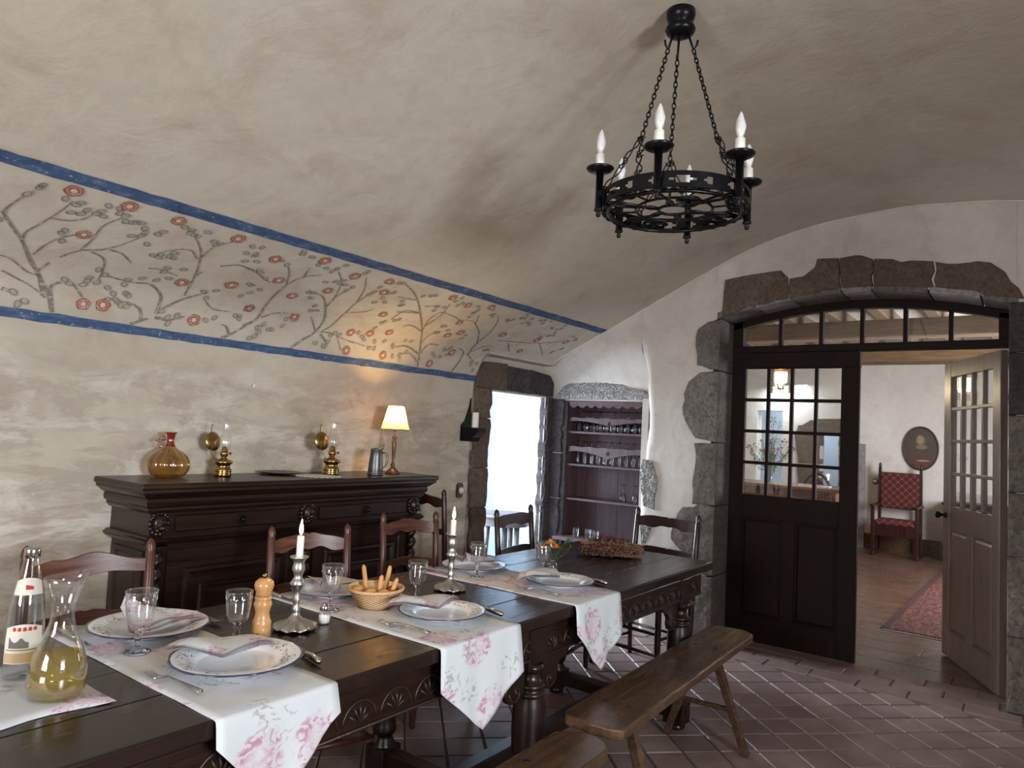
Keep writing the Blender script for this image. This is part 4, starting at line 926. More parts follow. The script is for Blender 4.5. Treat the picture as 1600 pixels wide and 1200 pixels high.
# pepper mill
e = empty('pepper_mill', (1.269, 1.795, TZ + .001), 0, 'turned pale wooden pepper mill with a round head', 'pepper mill')
MB().lathe([(.024, 0), (.0265, .002), (.027, .03), (.0262, .034), (.027, .038), (.0262, .048), (.022, .056), (.0195, .072), (.0235, .088), (.026, .095), (.0235, .104), (.0215, .107), (.024, .110), (.024, .117), (.0205, .120)], 32, close=True).build('body', M['pepper'], e)
MB().lathe([(.0205, .1205), (.023, .124), (.0215, .130), (.026, .140), (.0275, .150), (.025, .160), (.016, .168), (.004, .170)], 32, close=True).build('head', M['pepper'], e)
MB().lathe([(.004, .169), (.004, .173), (.0075, .175), (.007, .180), (.002, .182)], 14, close=True).build('finial_nut', M['brass'], e)
k = MB(); k.prism([(-.004, .012), (.004, .012), (.003, .016), (.0, .020), (-.003, .016)], -.0275, -.0268, 'y', RZ(-.95)); k.build('printed_emblem', M['iron'], e)
# salt
e = empty('salt_shaker', (1.496, 1.796, TZ + .001), 0, 'small glass salt shaker with a metal cap', 'shaker')
MB().lathe([(.016, 0), (.0185, .002), (.020, .015), (.0175, .032), (.013, .041)], 10, close=True).build('glass_body', M['glass'], e)
MB().lathe([(.014, .002), (.0165, .004), (.0175, .015), (.0165, .026), (.002, .028)], 16, close=True).build('salt', M['salt'], e)
MB().lathe([(.0135, .040), (.0145, .042), (.0145, .050), (.012, .058), (.006, .062), (.001, .063)], 20, close=True).build('cap', M['steel'], e)
# carafe of white wine
e = empty('wine_carafe', (.707, 1.718, TZ + .0045), .6, 'glass carafe half full of white wine with a flared pouring lip', 'carafe')
def lip(r, z, a): k = max(0, (z - .215) / .04); return (r * (1 + .26 * k * max(0, cos(a + .35)) ** 6), z + .008 * k * max(0, cos(a + .35)) ** 6)
CP = [(.046, .001), (.053, .004), (.056, .014), (.0575, .035), (.056, .060), (.052, .082), (.044, .105), (.034, .128), (.0265, .150), (.023, .168), (.0225, .185), (.024, .20), (.029, .218), (.0355, .238), (.041, .2545)]
MB().lathe([(.002, .006)] + CP + [(.0395, .2555), (.034, .238), (.0275, .218), (.0225, .20), (.0212, .185), (.0218, .168), (.0252, .150), (.0326, .128), (.0426, .105), (.0500, .088), (.0552, .06), (.0565, .035), (.0545, .012), (.002, .0065)], 48, mod=lip).build('glass_body', M['glass'], e)
MB().tube([(.0236 * cos(a), .0236 * sin(a), .196) for a in [2 * pi * k / 24 for k in range(24)]], .0008, 5, closed=True).build('neck_ring', M['glass'], e)
MB().lathe([(.044, .006), (.052, .008), (.0545, .016), (.0560, .035), (.0545, .060), (.0508, .080), (.0480, .090), (.001, .0905)], 40, close=True).build('wine', M['wine'], e)
# water bottle
e = empty('water_bottle', (.702, 1.895, TZ + .0045), 0, 'tall tapering glass water bottle with paper labels and a metal cap', 'bottle')
BP = [(.030, .001), (.037, .004), (.040, .015), (.0405, .05), (.040, .09), (.038, .13), (.034, .17), (.028, .205), (.021, .24), (.0155, .265), (.0135, .278)]
MB().lathe([(.002, .004)] + BP, 40).build('glass_body', M['glass'], e)
MB().lathe([(.034, .006), (.0385, .015), (.039, .05), (.0385, .09), (.0365, .13), (.0328, .17), (.0305, .185), (.001, .1855)], 32, close=True).build('water', M['water'], e)
MB().lathe([(.0145, .272), (.0165, .274), (.0165, .292), (.015, .295), (.001, .295)], 28, close=True).build('cap', M['steel'], e)
def label_patch(z0, z1, a0, a1, r_at, mat, name, par, off=.0006, n=14, rows=4, top=None):
    v = []
    for j in range(rows + 1):
        for i in range(n + 1):
            a = a0 + (a1 - a0) * i / n; zt = z1 + (top(i / n) if top else 0); z = z0 + (zt - z0) * j / rows; r = r_at(z) + off; v.append((r * cos(a), r * sin(a), z))
    return MB().add(v, [(j * (n + 1) + i, j * (n + 1) + i + 1, (j + 1) * (n + 1) + i + 1, (j + 1) * (n + 1) + i) for j in range(rows) for i in range(n)], True).build(name, mat, par)
def rbp(z):
    for (r0, z0), (r1, z1) in zip(BP, BP[1:]):
        if z0 <= z <= z1: return r0 + (r1 - r0) * (z - z0) / (z1 - z0)
    return .02
paper = plain('label_paper', srgb(226, 220, 206), .8, var=.05); redink = plain('red_ink', srgb(196, 60, 50), .8); greyink = plain('grey_ink', srgb(120, 112, 104), .8); ochre = plain('ochre_ink', srgb(206, 176, 140), .8)
vd = -1.95    # side turned to the bench corner
lb = label_patch(.040, .118, vd - 1.05, vd + 1.0, rbp, paper, 'label', e, .0008, 20, 5, lambda t: .010 * sin(pi * t))
for k in range(5): label_patch(.113, .119, vd - .6 + .26 * k, vd - .42 + .26 * k, rbp, redink, 'red_lettering', lb, .0014, 4, 1, lambda t: .003 * sin(pi * t))
label_patch(.075, .100, vd - .75, vd + .25, rbp, greyink, 'hill_drawing', lb, .0014, 12, 2, lambda t: -.012 * abs(sin(5 * t)))
label_patch(.070, .072, vd - .9, vd + .8, rbp, greyink, 'rule_line', lb, .0014, 12, 1); label_patch(.042, .064, vd - 1.0, vd + .9, rbp, ochre, 'tint_panel', lb, .0013, 12, 1)
nl = label_patch(.192, .222, vd - 1.1, vd + 1.1, rbp, paper, 'neck_label', e, .0008, 14, 3, lambda t: .008 * sin(pi * t)); label_patch(.204, .215, vd - .2, vd + .35, rbp, redink, 'red_emblem', nl, .0014, 6, 1, lambda t: -.004 * t)
# bread basket
def weave(nrow):
    def f(r, z, a): return (r + .0016 * sin(a * 22 + pi * round(z / .0045)), z)
    return f
e = empty('bread_basket', (1.742, 1.832, TZ + .003), .5, 'round wicker bread basket on the middle runner', 'basket')
bp = [(.052 + .036 * (k / 28) ** .75 + .006 * (k / 28) ** 4, .002 + .0022 * k) for k in range(29)]
m = MB(); m.lathe(bp, 88, mod=lambda r, z, a: (r + .0030 * sin(a * 22) * (1 if int(round((z - .002) / .0022)) // 2 % 2 else -1), z)); m.lathe([(.001, .004), (.053, .004)], 40); m.build('woven_side', M['weave'], e)
m = MB(); m.lathe([(r - .004, z) for r, z in bp], 44); m.build('lining', M['wicker'], e)
for k in range(2): MB().tube([(.0945 * cos(a), .0945 * sin(a), .066 + .0025 * sin(a * 24 + k * pi)) for a in [2 * pi * i / 120 for i in range(120)]], .0035, 6, closed=True).build('rim_strand', M['wicker'], e)
for i, (dx, dy, tx, ty, L, w) in enumerate([(-.030, .025, -.20, .10, .125, 'leftmost breadstick, leaning left in the wicker basket'), (.010, -.01, .10, -.02, .100, 'short breadstick second from left in the wicker basket'), (.022, .03, .14, .06, .125, 'tall breadstick third from left in the wicker basket'), (.042, .0, .34, -.05, .095, 'rightmost breadstick, leaning right in the wicker basket')]):
    # tilt to the image right = direction (.593,-.804)
    d = Vector((tx * .593 + ty * .8, -tx * .804 + ty * .6, 1)).normalized(); o0 = Vector((dx * .593 + dy * .8, -dx * .804 + dy * .6, .012))
    m = MB().tube([o0 + d * L * t + Vector((0, 0, 0)) for t in (0, .08, .3, .6, .92, 1)], [.005, .0075, .0078, .0082, .0075, .004], 10); o = m.build('breadstick', M['bread']); o.location = (1.742, 1.832, TZ + .003); tag(o, w, 'bread', 'breadsticks in the basket')
for i, (dx, dy, w, mt) in enumerate([(-.055, .01, 'pale bread piece at the left of the wicker basket', 'bread'), (.055, .03, 'brown seeded crust at the right back of the wicker basket', 'crust'), (.035, -.035, 'pale bread piece at the front right of the wicker basket', 'bread'), (-.015, -.035, 'pale bread piece at the front left of the wicker basket', 'bread')]):
    o = MB().ball((0, 0, 0), .030, 12, 8, (1.1, .8, .62)).build('bread_roll', M[mt]); o.location = (1.742 + dx * .593 + dy * .8, 1.832 - dx * .804 + dy * .6, TZ + .052); o.rotation_euler = (.3 * i, .2, i)
    for v in o.data.vertices: v.co *= 1 + .10 * sin(v.co.x * 170 + i) * sin(v.co.y * 150)
    tag(o, w, 'bread', 'bread pieces in the basket')
# small vase with marigold
e = empty('bud_vase', (2.758, 1.77, TZ + .001), 0, 'small round clear glass bud vase', 'vase')
MB().lathe([(.018, 0), (.021, .003), (.026, .018), (.025, .035), (.017, .052), (.0145, .060), (.019, .070)], 28).build('glass_body', M['glass'], e)
MB().lathe([(.017, .003), (.0245, .018), (.0238, .034), (.021, .040), (.001, .0405)], 20, close=True).build('water', M['water'], e)
def flowerhead(par, c, r, mat, n=3, name='bloom'):
    b = MB()
    for l in range(n):
        for k in range(12):
            a = 2 * pi * k / 12 + l * .26; rr_ = r * (1 - .25 * l); z = c[2] + r * .25 * l
            b.add([(c[0], c[1], z), (c[0] + rr_ * .6 * cos(a - .28), c[1] + rr_ * .6 * sin(a - .28), z + r * .18), (c[0] + rr_ * cos(a), c[1] + rr_ * sin(a), z + r * .05 * (l + 1)), (c[0] + rr_ * .6 * cos(a + .28), c[1] + rr_ * .6 * sin(a + .28), z + r * .18)], [(0, 1, 2, 3)])
    b.ball((c[0], c[1], c[2] + r * .35), r * .35, 8, 5); return b.build(name, mat, par)
f = empty('marigold_bunch', (2.758, 1.77, TZ + .02), 0, 'orange marigolds with green sprigs in the small glass vase', 'flowers')
def im(a, bb): return (a * .593 + bb * .8, -a * .804 + bb * .6)    # a = to the right as seen from the room's near end, bb = away
for a, bb, z, r in ((-.012, 0, .108, .032), (.016, .01, .090, .026), (-.040, .0, .088, .020)): flowerhead(f, (*im(a, bb), z), r, M['orange']); 
st_ = MB()
for a, bb, z in ((-.01, 0, .10), (.012, .01, .085), (.06, .0, .13), (.085, .01, .14), (.06, -.01, .075), (-.03, 0, .08)): x, y = im(a, bb); st_.tube([(0, 0, .0), (x * .3, y * .3, z * .5), (x, y, z)], .0015, 5)
st_.build('stems', M['green'], f)
lv = MB()
for k in range(60):
    t = R.random(); a = .01 + .075 * t + R.uniform(-.02, .02); z = .045 + .09 * t + R.uniform(-.025, .02); x, y = im(a, R.uniform(-.02, .02)); M4 = T(x, y, z) @ RZ(R.uniform(0, 6)) @ RX(R.uniform(-1, 1)); s = R.uniform(.008, .014)
    lv.add([(0, 0, 0), (s * .4, s * .6, .002), (0, s * 1.6, 0), (-s * .4, s * .6, .002)], [(0, 1, 2, 3)], False, M4)
lv.build('leaves', M['green'], f, 'stuff')
# dried wreath
e = empty('dried_flower_bundle', (3.40, 1.815, TZ + .003), -.95, 'flat bundle of dried straw and reddish bracts at the far end of the table', 'dried flowers')
b = MB()
for k in range(260):
    y = R.uniform(-.08, .08); sq = sqrt(1 - (y / .085) ** 2); z = .006 + R.random() ** 1.3 * .062 * (1 - (y / .085) ** 2 * .5); x0 = -.14 + R.uniform(-.03, .08); x1 = .15 + R.uniform(-.09, .03); b.tube([(x0 * sq, y, z), ((x0 + x1) / 2, y + R.uniform(-.01, .01), z + R.uniform(0, .012)), (x1 * sq, y + R.uniform(-.02, .02), max(.006, z + R.uniform(-.012, .004)))], .0022, 4)
b.build('straw_stems', M['straw'], e, 'stuff')
for nm, mt, n in (('red_bracts', 'dried', 1100), ('pale_bracts_', 'dried2', 420)):
    b = MB()
    for k in range(n):
        x = R.triangular(-.175, .165, -.09); y = R.uniform(-.1, .1) * sqrt(max(0, 1 - (x / .178) ** 2)); z = .010 + .085 * R.random() ** .4 * (1 - (x / .2) ** 2) * (1 - (y / .12) ** 2) * R.uniform(.5, 1.15); s = R.uniform(.009, .019); M4 = T(x, y, z) @ RZ(R.uniform(0, 6)) @ RX(R.uniform(-1.2, 1.2))
        b.add([(0, 0, 0), (s * .45, s * .5, .003), (0, s * 1.3, 0), (-s * .45, s * .5, .003), (0, s * .5, -.004)], [(0, 1, 4), (1, 2, 4), (2, 3, 4), (3, 0, 4)], False, M4)
    b.build(nm.strip('_'), M[mt], e, 'stuff')
# ============================================================ CHAIRS
def ladder_chair(wt, label, dark=False, H=.955, crest=0, loc=(0, 0, 0), rz=0):
    """origin under the back posts' middle; the sitter faces -y"""
    e = empty('ladder_back_chair', loc, rz, label, 'chair', 'rush-seated ladder-back chairs'); mz = M['chair_d'] if dark else M['chair']; mx = M['chair_d'] if dark else M['chairx']; h = wt / 2; d = .37; sz = .43
    def by(z): return -.035 + .05 * max(0, (z - .43)) / .5 + (.0)
    for s in (-1, 1):
        pts = [(s * (h - .005), by(0) + .01, 0), (s * (h - .004), by(.2), .2), (s * (h - .002), by(.43), .43), (s * h, by(.7), .7), (s * h, by(H - .05), H - .05), (s * h, by(H - .04), H - .045), (s * h, by(H - .03), H - .03), (s * h, by(H - .01), H - .012), (s * h, by(H), H)]
        MB().tube(pts, [.014, .017, .019, .0175, .0165, .0135, .0175, .013, .003], 14).build('back_post', mz, e)
        x = s * (h + .012); y = -.035 - d
        MB().lathe([(.012, 0), (.016, .012), (.014, .03), (.018, .06), (.018, .16), (.015, .175), (.019, .19), (.019, .30), (.015, .315), (.019, .33), (.018, .42), (.020, .428), (.014, .442)], 12, T(x, y, 0), close=True).build('leg', mz, e)
        for z in (.13, .25): MB().tube([(s * (h - .003), by(z), z), (x, y, z)], .0095, 8).build('rung', mz, e)
    for z in (.16, .28): MB().tube([(-h - .012, -.035 - d, z), (0, -.035 - d, z), (h + .012, -.035 - d, z)], [.008, .0125, .008], 8).build('rung', mz, e)
    MB().tube([(-h, -.035, .20), (h, -.035, .20)], .009, 8).build('rung', mz, e)
    # slats: wavy outline, bowed backwards
    def slat(z0, hgt, cr):
        n = 36; v = []; top = []; bot = []
        for i in range(n + 1):
            t = i / n; u = 2 * t - 1
            if cr == 0: tp = hgt * (.42 + .50 * (1 - u * u) + .10 * cos(u * 6.2) * (1 - abs(u)) + (-.14 * math.exp(-(u / .07) ** 2))); bt = -hgt * (.50 - .30 * (1 - u * u) + .12 * cos(u * 9.4))
            elif cr == 1: tp = hgt * (.48 + .34 * abs(sin(pi * u)) ** .7 + .22 * math.exp(-(u / .2) ** 2)); bt = -hgt * (.46 - .26 * math.exp(-(u / .28) ** 2) + .08 * cos(u * 12))
            else: tp = hgt * (.35 + .55 * math.exp(-((u - .1) / .45) ** 2) + .18 * math.exp(-((u + .62) / .2) ** 2)); bt = -hgt * (.42 + .25 * math.exp(-((u + .25) / .3) ** 2) - .10 * math.exp(-((u - .4) / .3) ** 2))
            top.append(tp); bot.append(bt)
            x = u * (h - .004); y = by(z0) + .028 * (1 - u * u)
            for (dz, dy) in ((tp, -.006), (tp, .006), (bt, .006), (bt, -.006)): v.append((x, y + dy + dz * .08, z0 + dz))
        f = [(4 * i + k, 4 * i + (k + 1) % 4, 4 * i + 4 + (k + 1) % 4, 4 * i + 4 + k) for i in range(n) for k in range(4)] + [(3, 2, 1, 0), (4 * n, 4 * n + 1, 4 * n + 2, 4 * n + 3)]
        return bev(MB().add(v, f).build('back_slat', mx, e), .002)
    slat(H - .092, .058, crest); slat(H - .275, .040, 0 if crest == 2 else crest)
    # rush seat: four woven triangles with a rolled edge
    b = MB(); n = 22; v = []
    for j in range(n + 1):
        for i in range(n + 1):
            u, w = 2 * i / n - 1, 2 * j / n - 1; m = max(abs(u), abs(w)); hw = h + .012 + (0) ; x = u * (hw + .012); y = -.035 - d / 2 + w * (d / 2 + .014)
            v.append((x, y, sz + .012 - .010 * (1 - m) + (.0022 if int(m * 22) % 2 else 0) - (.016 if m > .96 else 0) + (.0 if abs(abs(u) - abs(w)) > .06 else -.003)))
    b.add(v, [(j * (n + 1) + i, j * (n + 1) + i + 1, (j + 1) * (n + 1) + i + 1, (j + 1) * (n + 1) + i) for j in range(n) for i in range(n)], True)
    s = b.build('seat', M['rush'], e); q = s.modifiers.new('s', 'SOLIDIFY'); q.thickness = .022; q.offset = -1
    return e
def chair_at(p, q, **k):     # p, q = tops of the left and right posts
    c = ((p[0] + q[0]) / 2, (p[1] + q[1]) / 2, 0); a = atan2(q[1] - p[1], q[0] - p[0]); H = k.get('H', .955); off = -.015 + .05 * (H - .43) / .5 - .02
    return ladder_chair(math.hypot(q[0] - p[0], q[1] - p[1]), loc=(c[0] + sin(a) * off, c[1] - cos(a) * off, 0), rz=a, **k)
chair_at((.987, 2.714), (1.368, 2.646), label='brown ladder-back chair behind the water bottle and carafe', crest=2)
chair_at((1.907, 2.673), (2.234, 2.562), label='brown ladder-back chair behind the near lit candle', crest=0)
chair_at((2.659, 2.776), (2.978, 2.693), label='brown ladder-back chair at the right end of the sideboard front', crest=0)
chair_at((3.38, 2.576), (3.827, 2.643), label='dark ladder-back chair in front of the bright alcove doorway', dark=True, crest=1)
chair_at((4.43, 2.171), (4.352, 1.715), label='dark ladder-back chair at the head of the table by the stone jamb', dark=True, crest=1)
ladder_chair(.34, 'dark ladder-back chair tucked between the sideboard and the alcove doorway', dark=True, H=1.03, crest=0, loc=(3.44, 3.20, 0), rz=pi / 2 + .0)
# ============================================================ BENCHES
def bench(label, L, wd, H, rounded, loc, rz, legs, seed):
    e = empty('bench', loc, rz, label, 'bench', 'benches along the table'); n = 14; P = []
    if rounded: P = [(-L, -wd / 2)] + [(-wd / 2 * .9 + wd / 2 * .9 * sin(a), -wd / 2 * cos(a)) for a in [pi * k / n for k in range(n + 1)]] + [(-L, wd / 2)]
    else: P = [(-L + .02, -wd / 2), (-.06, -wd / 2), (-.015, -wd / 2 + .03), (0, -wd / 2 + .08), (-.005, wd / 2 - .05), (-.04, wd / 2 - .008), (-.10, wd / 2), (-L + .05, wd / 2), (-L + .01, wd / 2 - .02), (-L, 0), (-L + .005, -wd / 2 + .04)]
    m = MB().prism(P, H - .038, H, 'z'); bev(m.build('seat', M['bench'], e), .008, 3)
    for lx in legs:
        ft = []
        for s in (-1, 1):
            a = Vector((lx, s * .045, H - .036)); z = Vector((lx - .05 * (1 if lx > -.9 * L / 2 else -1) * 0, s * .19, .0)); z.x = lx + (-.06 if lx > -.5 * L else .06) * -0.5
            bev(MB().tube([a, z], [.026, .022], 4, sq=True).build('leg', M['bench'], e), .003); ft.append(a.lerp(z, .55))
        bev(MB().tube([ft[0], ft[1]], .014, 4, sq=True).build('stretcher', M['bench'], e), .002)
        for s in (-1, 1): MB().lathe([(.012, H), (.011, H + .0012), (.001, H + .0014)], 10, T(lx, s * .045, 0)).build('leg_peg', M['oak_dark'], e)
    return e
bench('worn brown bench beside the table, free end towards the door', 1.60, .235, .46, False, (3.755, 1.272, 0), .040, (-.43, -1.38), 1)
bench('worn brown bench with a rounded end at the bottom of the picture', 1.55, .20, .455, True, (2.095, 1.165, 0), .02, (-.30, -1.25), 2)
# ============================================================ SIDEBOARD
SX0, SX1, SY0, SY1, SZ = 1.49, 3.312, 2.985, 3.43, 1.121
sb = empty('sideboard', ((SX0 + SX1) / 2, 3.22, 0), 0, 'long black-brown carved sideboard with twisted columns against the left wall', 'sideboard')
def rel(x, y, z): return (x - sb.location.x, y - sb.location.y, z)
def loft(rings, name, mat, par, sm=False):
    v = []; f = []
    for o, z in rings: v += [rel(SX0 + o, SY0 + o, z), rel(SX1 - o, SY0 + o, z), rel(SX1 - o, SY1, z), rel(SX0 + o, SY1, z)]
    n = len(rings); f = [(4 * k + i, 4 * k + (i + 1) % 4, 4 * k + 4 + (i + 1) % 4, 4 * k + 4 + i) for k in range(n - 1) for i in range(4)] + [(3, 2, 1, 0), tuple(range(4 * n - 4, 4 * n))]
    return MB().add(v, f).build(name, mat, par)
OD = M['oak_dark']
bev(loft([(.006, SZ - .028), (0, SZ - .022), (0, SZ - .006), (.004, SZ)], 'top', OD, sb), .002)
loft([(.075, .985), (.062, 1.0), (.062, 1.01), (.050, 1.02), (.046, 1.035), (.050, 1.05), (.034, 1.06), (.022, 1.072), (.010, 1.08), (.010, 1.0925)], 'cornice', OD, sb)
loft([(.088, .88), (.088, .985)], 'frieze_board', OD, sb)
loft([(.095, .845), (.072, .85), (.060, .862), (.056, .872), (.066, .878), (.072, .885)], 'waist_moulding', OD, sb)
loft([(.10, .10), (.10, .845)], 'carcass', OD, sb); loft([(.08, 0), (.06, .01), (.06, .08), (.085, .10)], 'plinth', OD, sb)
cxs = [SX0 + .125, (SX0 + SX1) / 2, SX1 - .125]
fy = SY0 + .10
for k, cx in enumerate(cxs):
    c = MB(); n = 16; prof = [(.024, .16 + .0085 * i) for i in range(78)]
    c.lathe(prof, n, T(*rel(cx, fy - .012, 0)), mod=lambda r, z, a: (r + .0075 * cos(a - z * 95), z)); c.build('twisted_column', OD, sb)
    c = MB(); x, y, _ = rel(cx, fy, 0); c.box(x - .04, x + .04, y - .045, y, .825, .845); c.box(x - .035, x + .035, y - .04, y, .10, .135); c.lathe([(.034, .135), (.034, .15), (.026, .16)], 14, T(x, y - .012, 0)); c.build('column_base', OD, sb)
    c = MB(); x, y, _ = rel(cx, SY0 + .088, 0)       # carved lion mask
    c.ball((x, y - .012, .940), .036, 14, 10, (.9, .7, 1.1)); c.ball((x, y - .040, .925), .017, 10, 8, (1.1, 1, .8)); c.ball((x, y - .048, .918), .006, 8, 5)
    for s in (-1, 1): c.ball((x + s * .014, y - .034, .948), .0065, 8, 5); c.ball((x + s * .032, y - .012, .968), .010, 8, 5); c.ball((x + s * .02, y - .034, .915), .010, 8, 5)
    for j in range(14): a = pi * 2 * j / 14; c.ball((x + .040 * cos(a), y - .006, .940 + .046 * sin(a)), .011, 8, 5, (1, .8, 1.2))
    c.build('lion_mask', OD, sb)
for k, (a, c_) in enumerate(((cxs[0] + .05, cxs[1] - .05), (cxs[1] + .05, cxs[2] - .05))):
    b = MB(); x0, y, _ = rel(a, SY0 + .088, 0); x1 = rel(c_, 0, 0)[0]; b.bbox(x0 + .02, x1 - .02, y - .014, y, .898, .972, .006); o = b.build('drawer', OD, sb)
    k_ = MB(); xm = (x0 + x1) / 2; k_.lathe([(.004, 0), (.004, .012), (.012, .016), (.010, .026), (.002, .028)], 14, T(xm, y - .013, .935) @ RX(pi / 2)); k_.tube([(xm + .022 * cos(t), y - .02, .935 + .020 * sin(t)) for t in [2 * pi * i / 18 for i in range(18)]], .003, 6, closed=True); k_.build('pull', M['iron'], o)
    # pair of doors with nested mitred mouldings
    mid = (a + c_) / 2
    d0, d1 = (a, c_)
    x0, y, _ = rel(d0, fy, 0); x1 = rel(d1, 0, 0)[0]; z0, z1 = .13, .82
    v = []; rings = [(.0, 0), (.0, .016), (.055, .016), (.060, .006), (.085, .006), (.092, .018), (.105, .020), (.118, .010), (.135, .004), (.165, .004), (.172, .014), (.182, .016), (.192, .010), (.215, .014), (.240, .014)]
    for o, dy in rings: v += [(x0 + o, y - dy, z0 + o), (x1 - o, y - dy, z0 + o), (x1 - o, y - dy, z1 - o), (x0 + o, y - dy, z1 - o)]
    n = len(rings); MB().add(v, [(4 * q + i, 4 * q + (i + 1) % 4, 4 * q + 4 + (i + 1) % 4, 4 * q + 4 + i) for q in range(n - 1) for i in range(4)] + [tuple(range(4 * n - 4, 4 * n))]).build('door', OD, sb)
for s in (0, 1):    # side panels
    X = SX0 + .10 if s == 0 else SX1 - .10; sg = -1 if s == 0 else 1; b = MB()
    for z0, z1 in ((.13, .44), (.47, .815)):
        y0, y1 = rel(0, SY0 + .14, 0)[1], rel(0, SY1 - .03, 0)[1]; x = rel(X, 0, 0)[0]; v = []; rings = [(0, .0), (0, .008), (.02, .010), (.03, .002), (.06, .002), (.07, .006)]
        for o, dx in rings: v += [(x + sg * dx, y0 + o, z0 + o), (x + sg * dx, y1 - o, z0 + o), (x + sg * dx, y1 - o, z1 - o), (x + sg * dx, y0 + o, z1 - o)]
        n = len(rings); b.add(v, [(4 * q + i, 4 * q + (i + 1) % 4, 4 * q + 4 + (i + 1) % 4, 4 * q + 4 + i) for q in range(n - 1) for i in range(4)] + [tuple(range(4 * n - 4, 4 * n))])
    b.build('side_panel', OD, sb)
# things on the sideboard
Z = SZ + .001
e = empty('ribbed_jug', (1.755, 3.29, Z), 2.5, 'ribbed round amber glass jug with a red neck and a looped handle', 'jug')
def rib(r, z, a): k = max(0, min(1, (r - .02) / .05)); return (r * (1 - .11 * k * abs(sin(a * 6)) ** 4), z)
MB().lathe([(.002, .004), (.055, .001), (.072, .008), (.088, .028), (.094, .052), (.090, .080), (.076, .103), (.054, .120), (.034, .132), (.024, .142)], 96, mod=rib).build('body', M['amber'], e)
MB().lathe([(.024, .142), (.017, .160), (.0165, .180), (.021, .203), (.030, .208), (.029, .210), (.020, .206)], 32).build('neck', M['redglass'], e)
MB().tube([(.018 + .028 * (1 - cos(a)) * .9, 0, .168 + .024 * sin(a) - .008 * (a / pi)) for a in [pi * .9 - .0 - k * .0 for k in (0,)]] + [(.019, 0, .176), (.030, 0, .189), (.046, 0, .186), (.053, 0, .170), (.047, 0, .150), (.038, 0, .141), (.046, 0, .134)], .0042, 8).build('handle', M['amber'], e)
def oil_lamp(loc, rz, label, h=1.0):
    e = empty('oil_lamp', loc, rz, label, 'oil lamp', 'brass oil lamps on the sideboard', h)
    MB().lathe([(.038, 0), (.042, .004), (.042, .012), (.038, .018), (.040, .024), (.040, .034), (.033, .042), (.030, .050), (.033, .058), (.042, .064), (.044, .072), (.040, .078), (.022, .084), (.014, .090), (.014, .100)], 32, close=True).build('font', M['brass'], e)
    MB().lathe([(.014, .100), (.020, .104), (.021, .118), (.016, .122), (.014, .132), (.012, .142), (.004, .148)], 24, close=True).build('burner', M['brass'], e)
    MB().tube([(.014, 0, .112), (.040, 0, .112)], .0018, 6).lathe([(.007, 0), (.007, .003), (.001, .003)], 12, T(.040, 0, .112) @ RY(pi / 2), close=True).build('wick_knob', M['brass'], e)
    MB().lathe([(.019, .122), (.021, .132), (.027, .150), (.030, .168), (.026, .190), (.018, .212), (.0145, .235), (.0135, .262), (.0145, .268)], 32).build('chimney', M['glass'], e)
    b = MB(); b.lathe([(.002, .014), (.026, .010), (.046, .002), (.048, .000), (.048, -.003), (.026, .007), (.002, .011)], 32, T(-.022, .056, .170) @ RX(pi / 2 - .15) ); b.build('reflector', M['brass'], e)
    b = MB(); b.tube([(-.01, .03, .075), (-.016, .052, .11), (-.022, .074, .160), (-.022, .074, .245), (-.022, .068, .255), (-.022, .062, .248)], .0022, 6); b.build('reflector_arm', M['brass'], e)
oil_lamp((2.023, 3.27, Z), .25, 'brass oil lamp with glass chimney and round reflector, nearer the ribbed jug', 1.0)
oil_lamp((2.648, 3.205, Z), .1, 'brass oil lamp with glass chimney and round reflector, nearer the pewter tankard', 1.10)
o = MB().lathe([(.002, .003), (.06, .003), (.085, .006), (.110, .011), (.112, .013), (.108, .014), (.083, .009), (.06, .006), (.002, .006)], 40).build('black_plate', M['black_cup']); o.location = (2.39, 3.312, Z); tag(o, 'flat black plate between the two oil lamps', 'plate')
b = MB(); n = 48
for rr_, w in ((.020, .004), (.045, .004), (.070, .004), (.095, .005)): b.tube([(rr_ * (1 + .04 * cos(12 * a)) * cos(a), rr_ * (1 + .04 * cos(12 * a)) * sin(a), .0022) for a in [2 * pi * k / 72 for k in range(72)]], w * .5, 5, closed=True)
for k in range(36): a = 2 * pi * k / 36; b.tube([(.018 * cos(a), .018 * sin(a), .002), (.112 * cos(a + .05), .112 * sin(a + .05), .002)], .0016, 4)
for k in range(24): a = 2 * pi * k / 24; b.tube([(.112 * cos(a) + .009 * cos(t), .112 * sin(a) + .009 * sin(t), .002) for t in [2 * pi * j / 8 for j in range(8)]], .0014, 4, closed=True)
o = b.build('lace_doily', M['lace']); o.location = (2.50, 3.125, Z); tag(o, 'round crochet lace doily on the sideboard before the oil lamp', 'doily')
e = empty('tankard', (2.93, 3.149, Z), -.8, 'dull pewter lidded tankard beside the lit table lamp', 'tankard')
MB().lathe([(.046, 0), (.048, .004), (.046, .010), (.043, .014), (.044, .018), (.042, .05), (.038, .10), (.034, .142), (.036, .146), (.036, .150), (.030, .154), (.012, .158), (.002, .159)], 36, close=True).build('body', M['tin'], e)
MB().tube([(.034, 0, .13), (.052, 0, .135), (.064, 0, .118), (.066, 0, .085), (.058, 0, .055), (.043, 0, .042), (.040, 0, .046)], [.005, .0055, .006, .0055, .005, .004, .003], 8).build('handle', M['tin'], e)
MB().tube([(.030, 0, .152), (.040, 0, .158), (.038, 0, .172), (.045, 0, .180)], [.005, .0045, .004, .006], 8).build('thumb_rest', M['tin'], e)
e = empty('table_lamp', (3.124, 3.204, Z), .2, 'lit table lamp with pleated cream shade and slender brass stem', 'lamp')
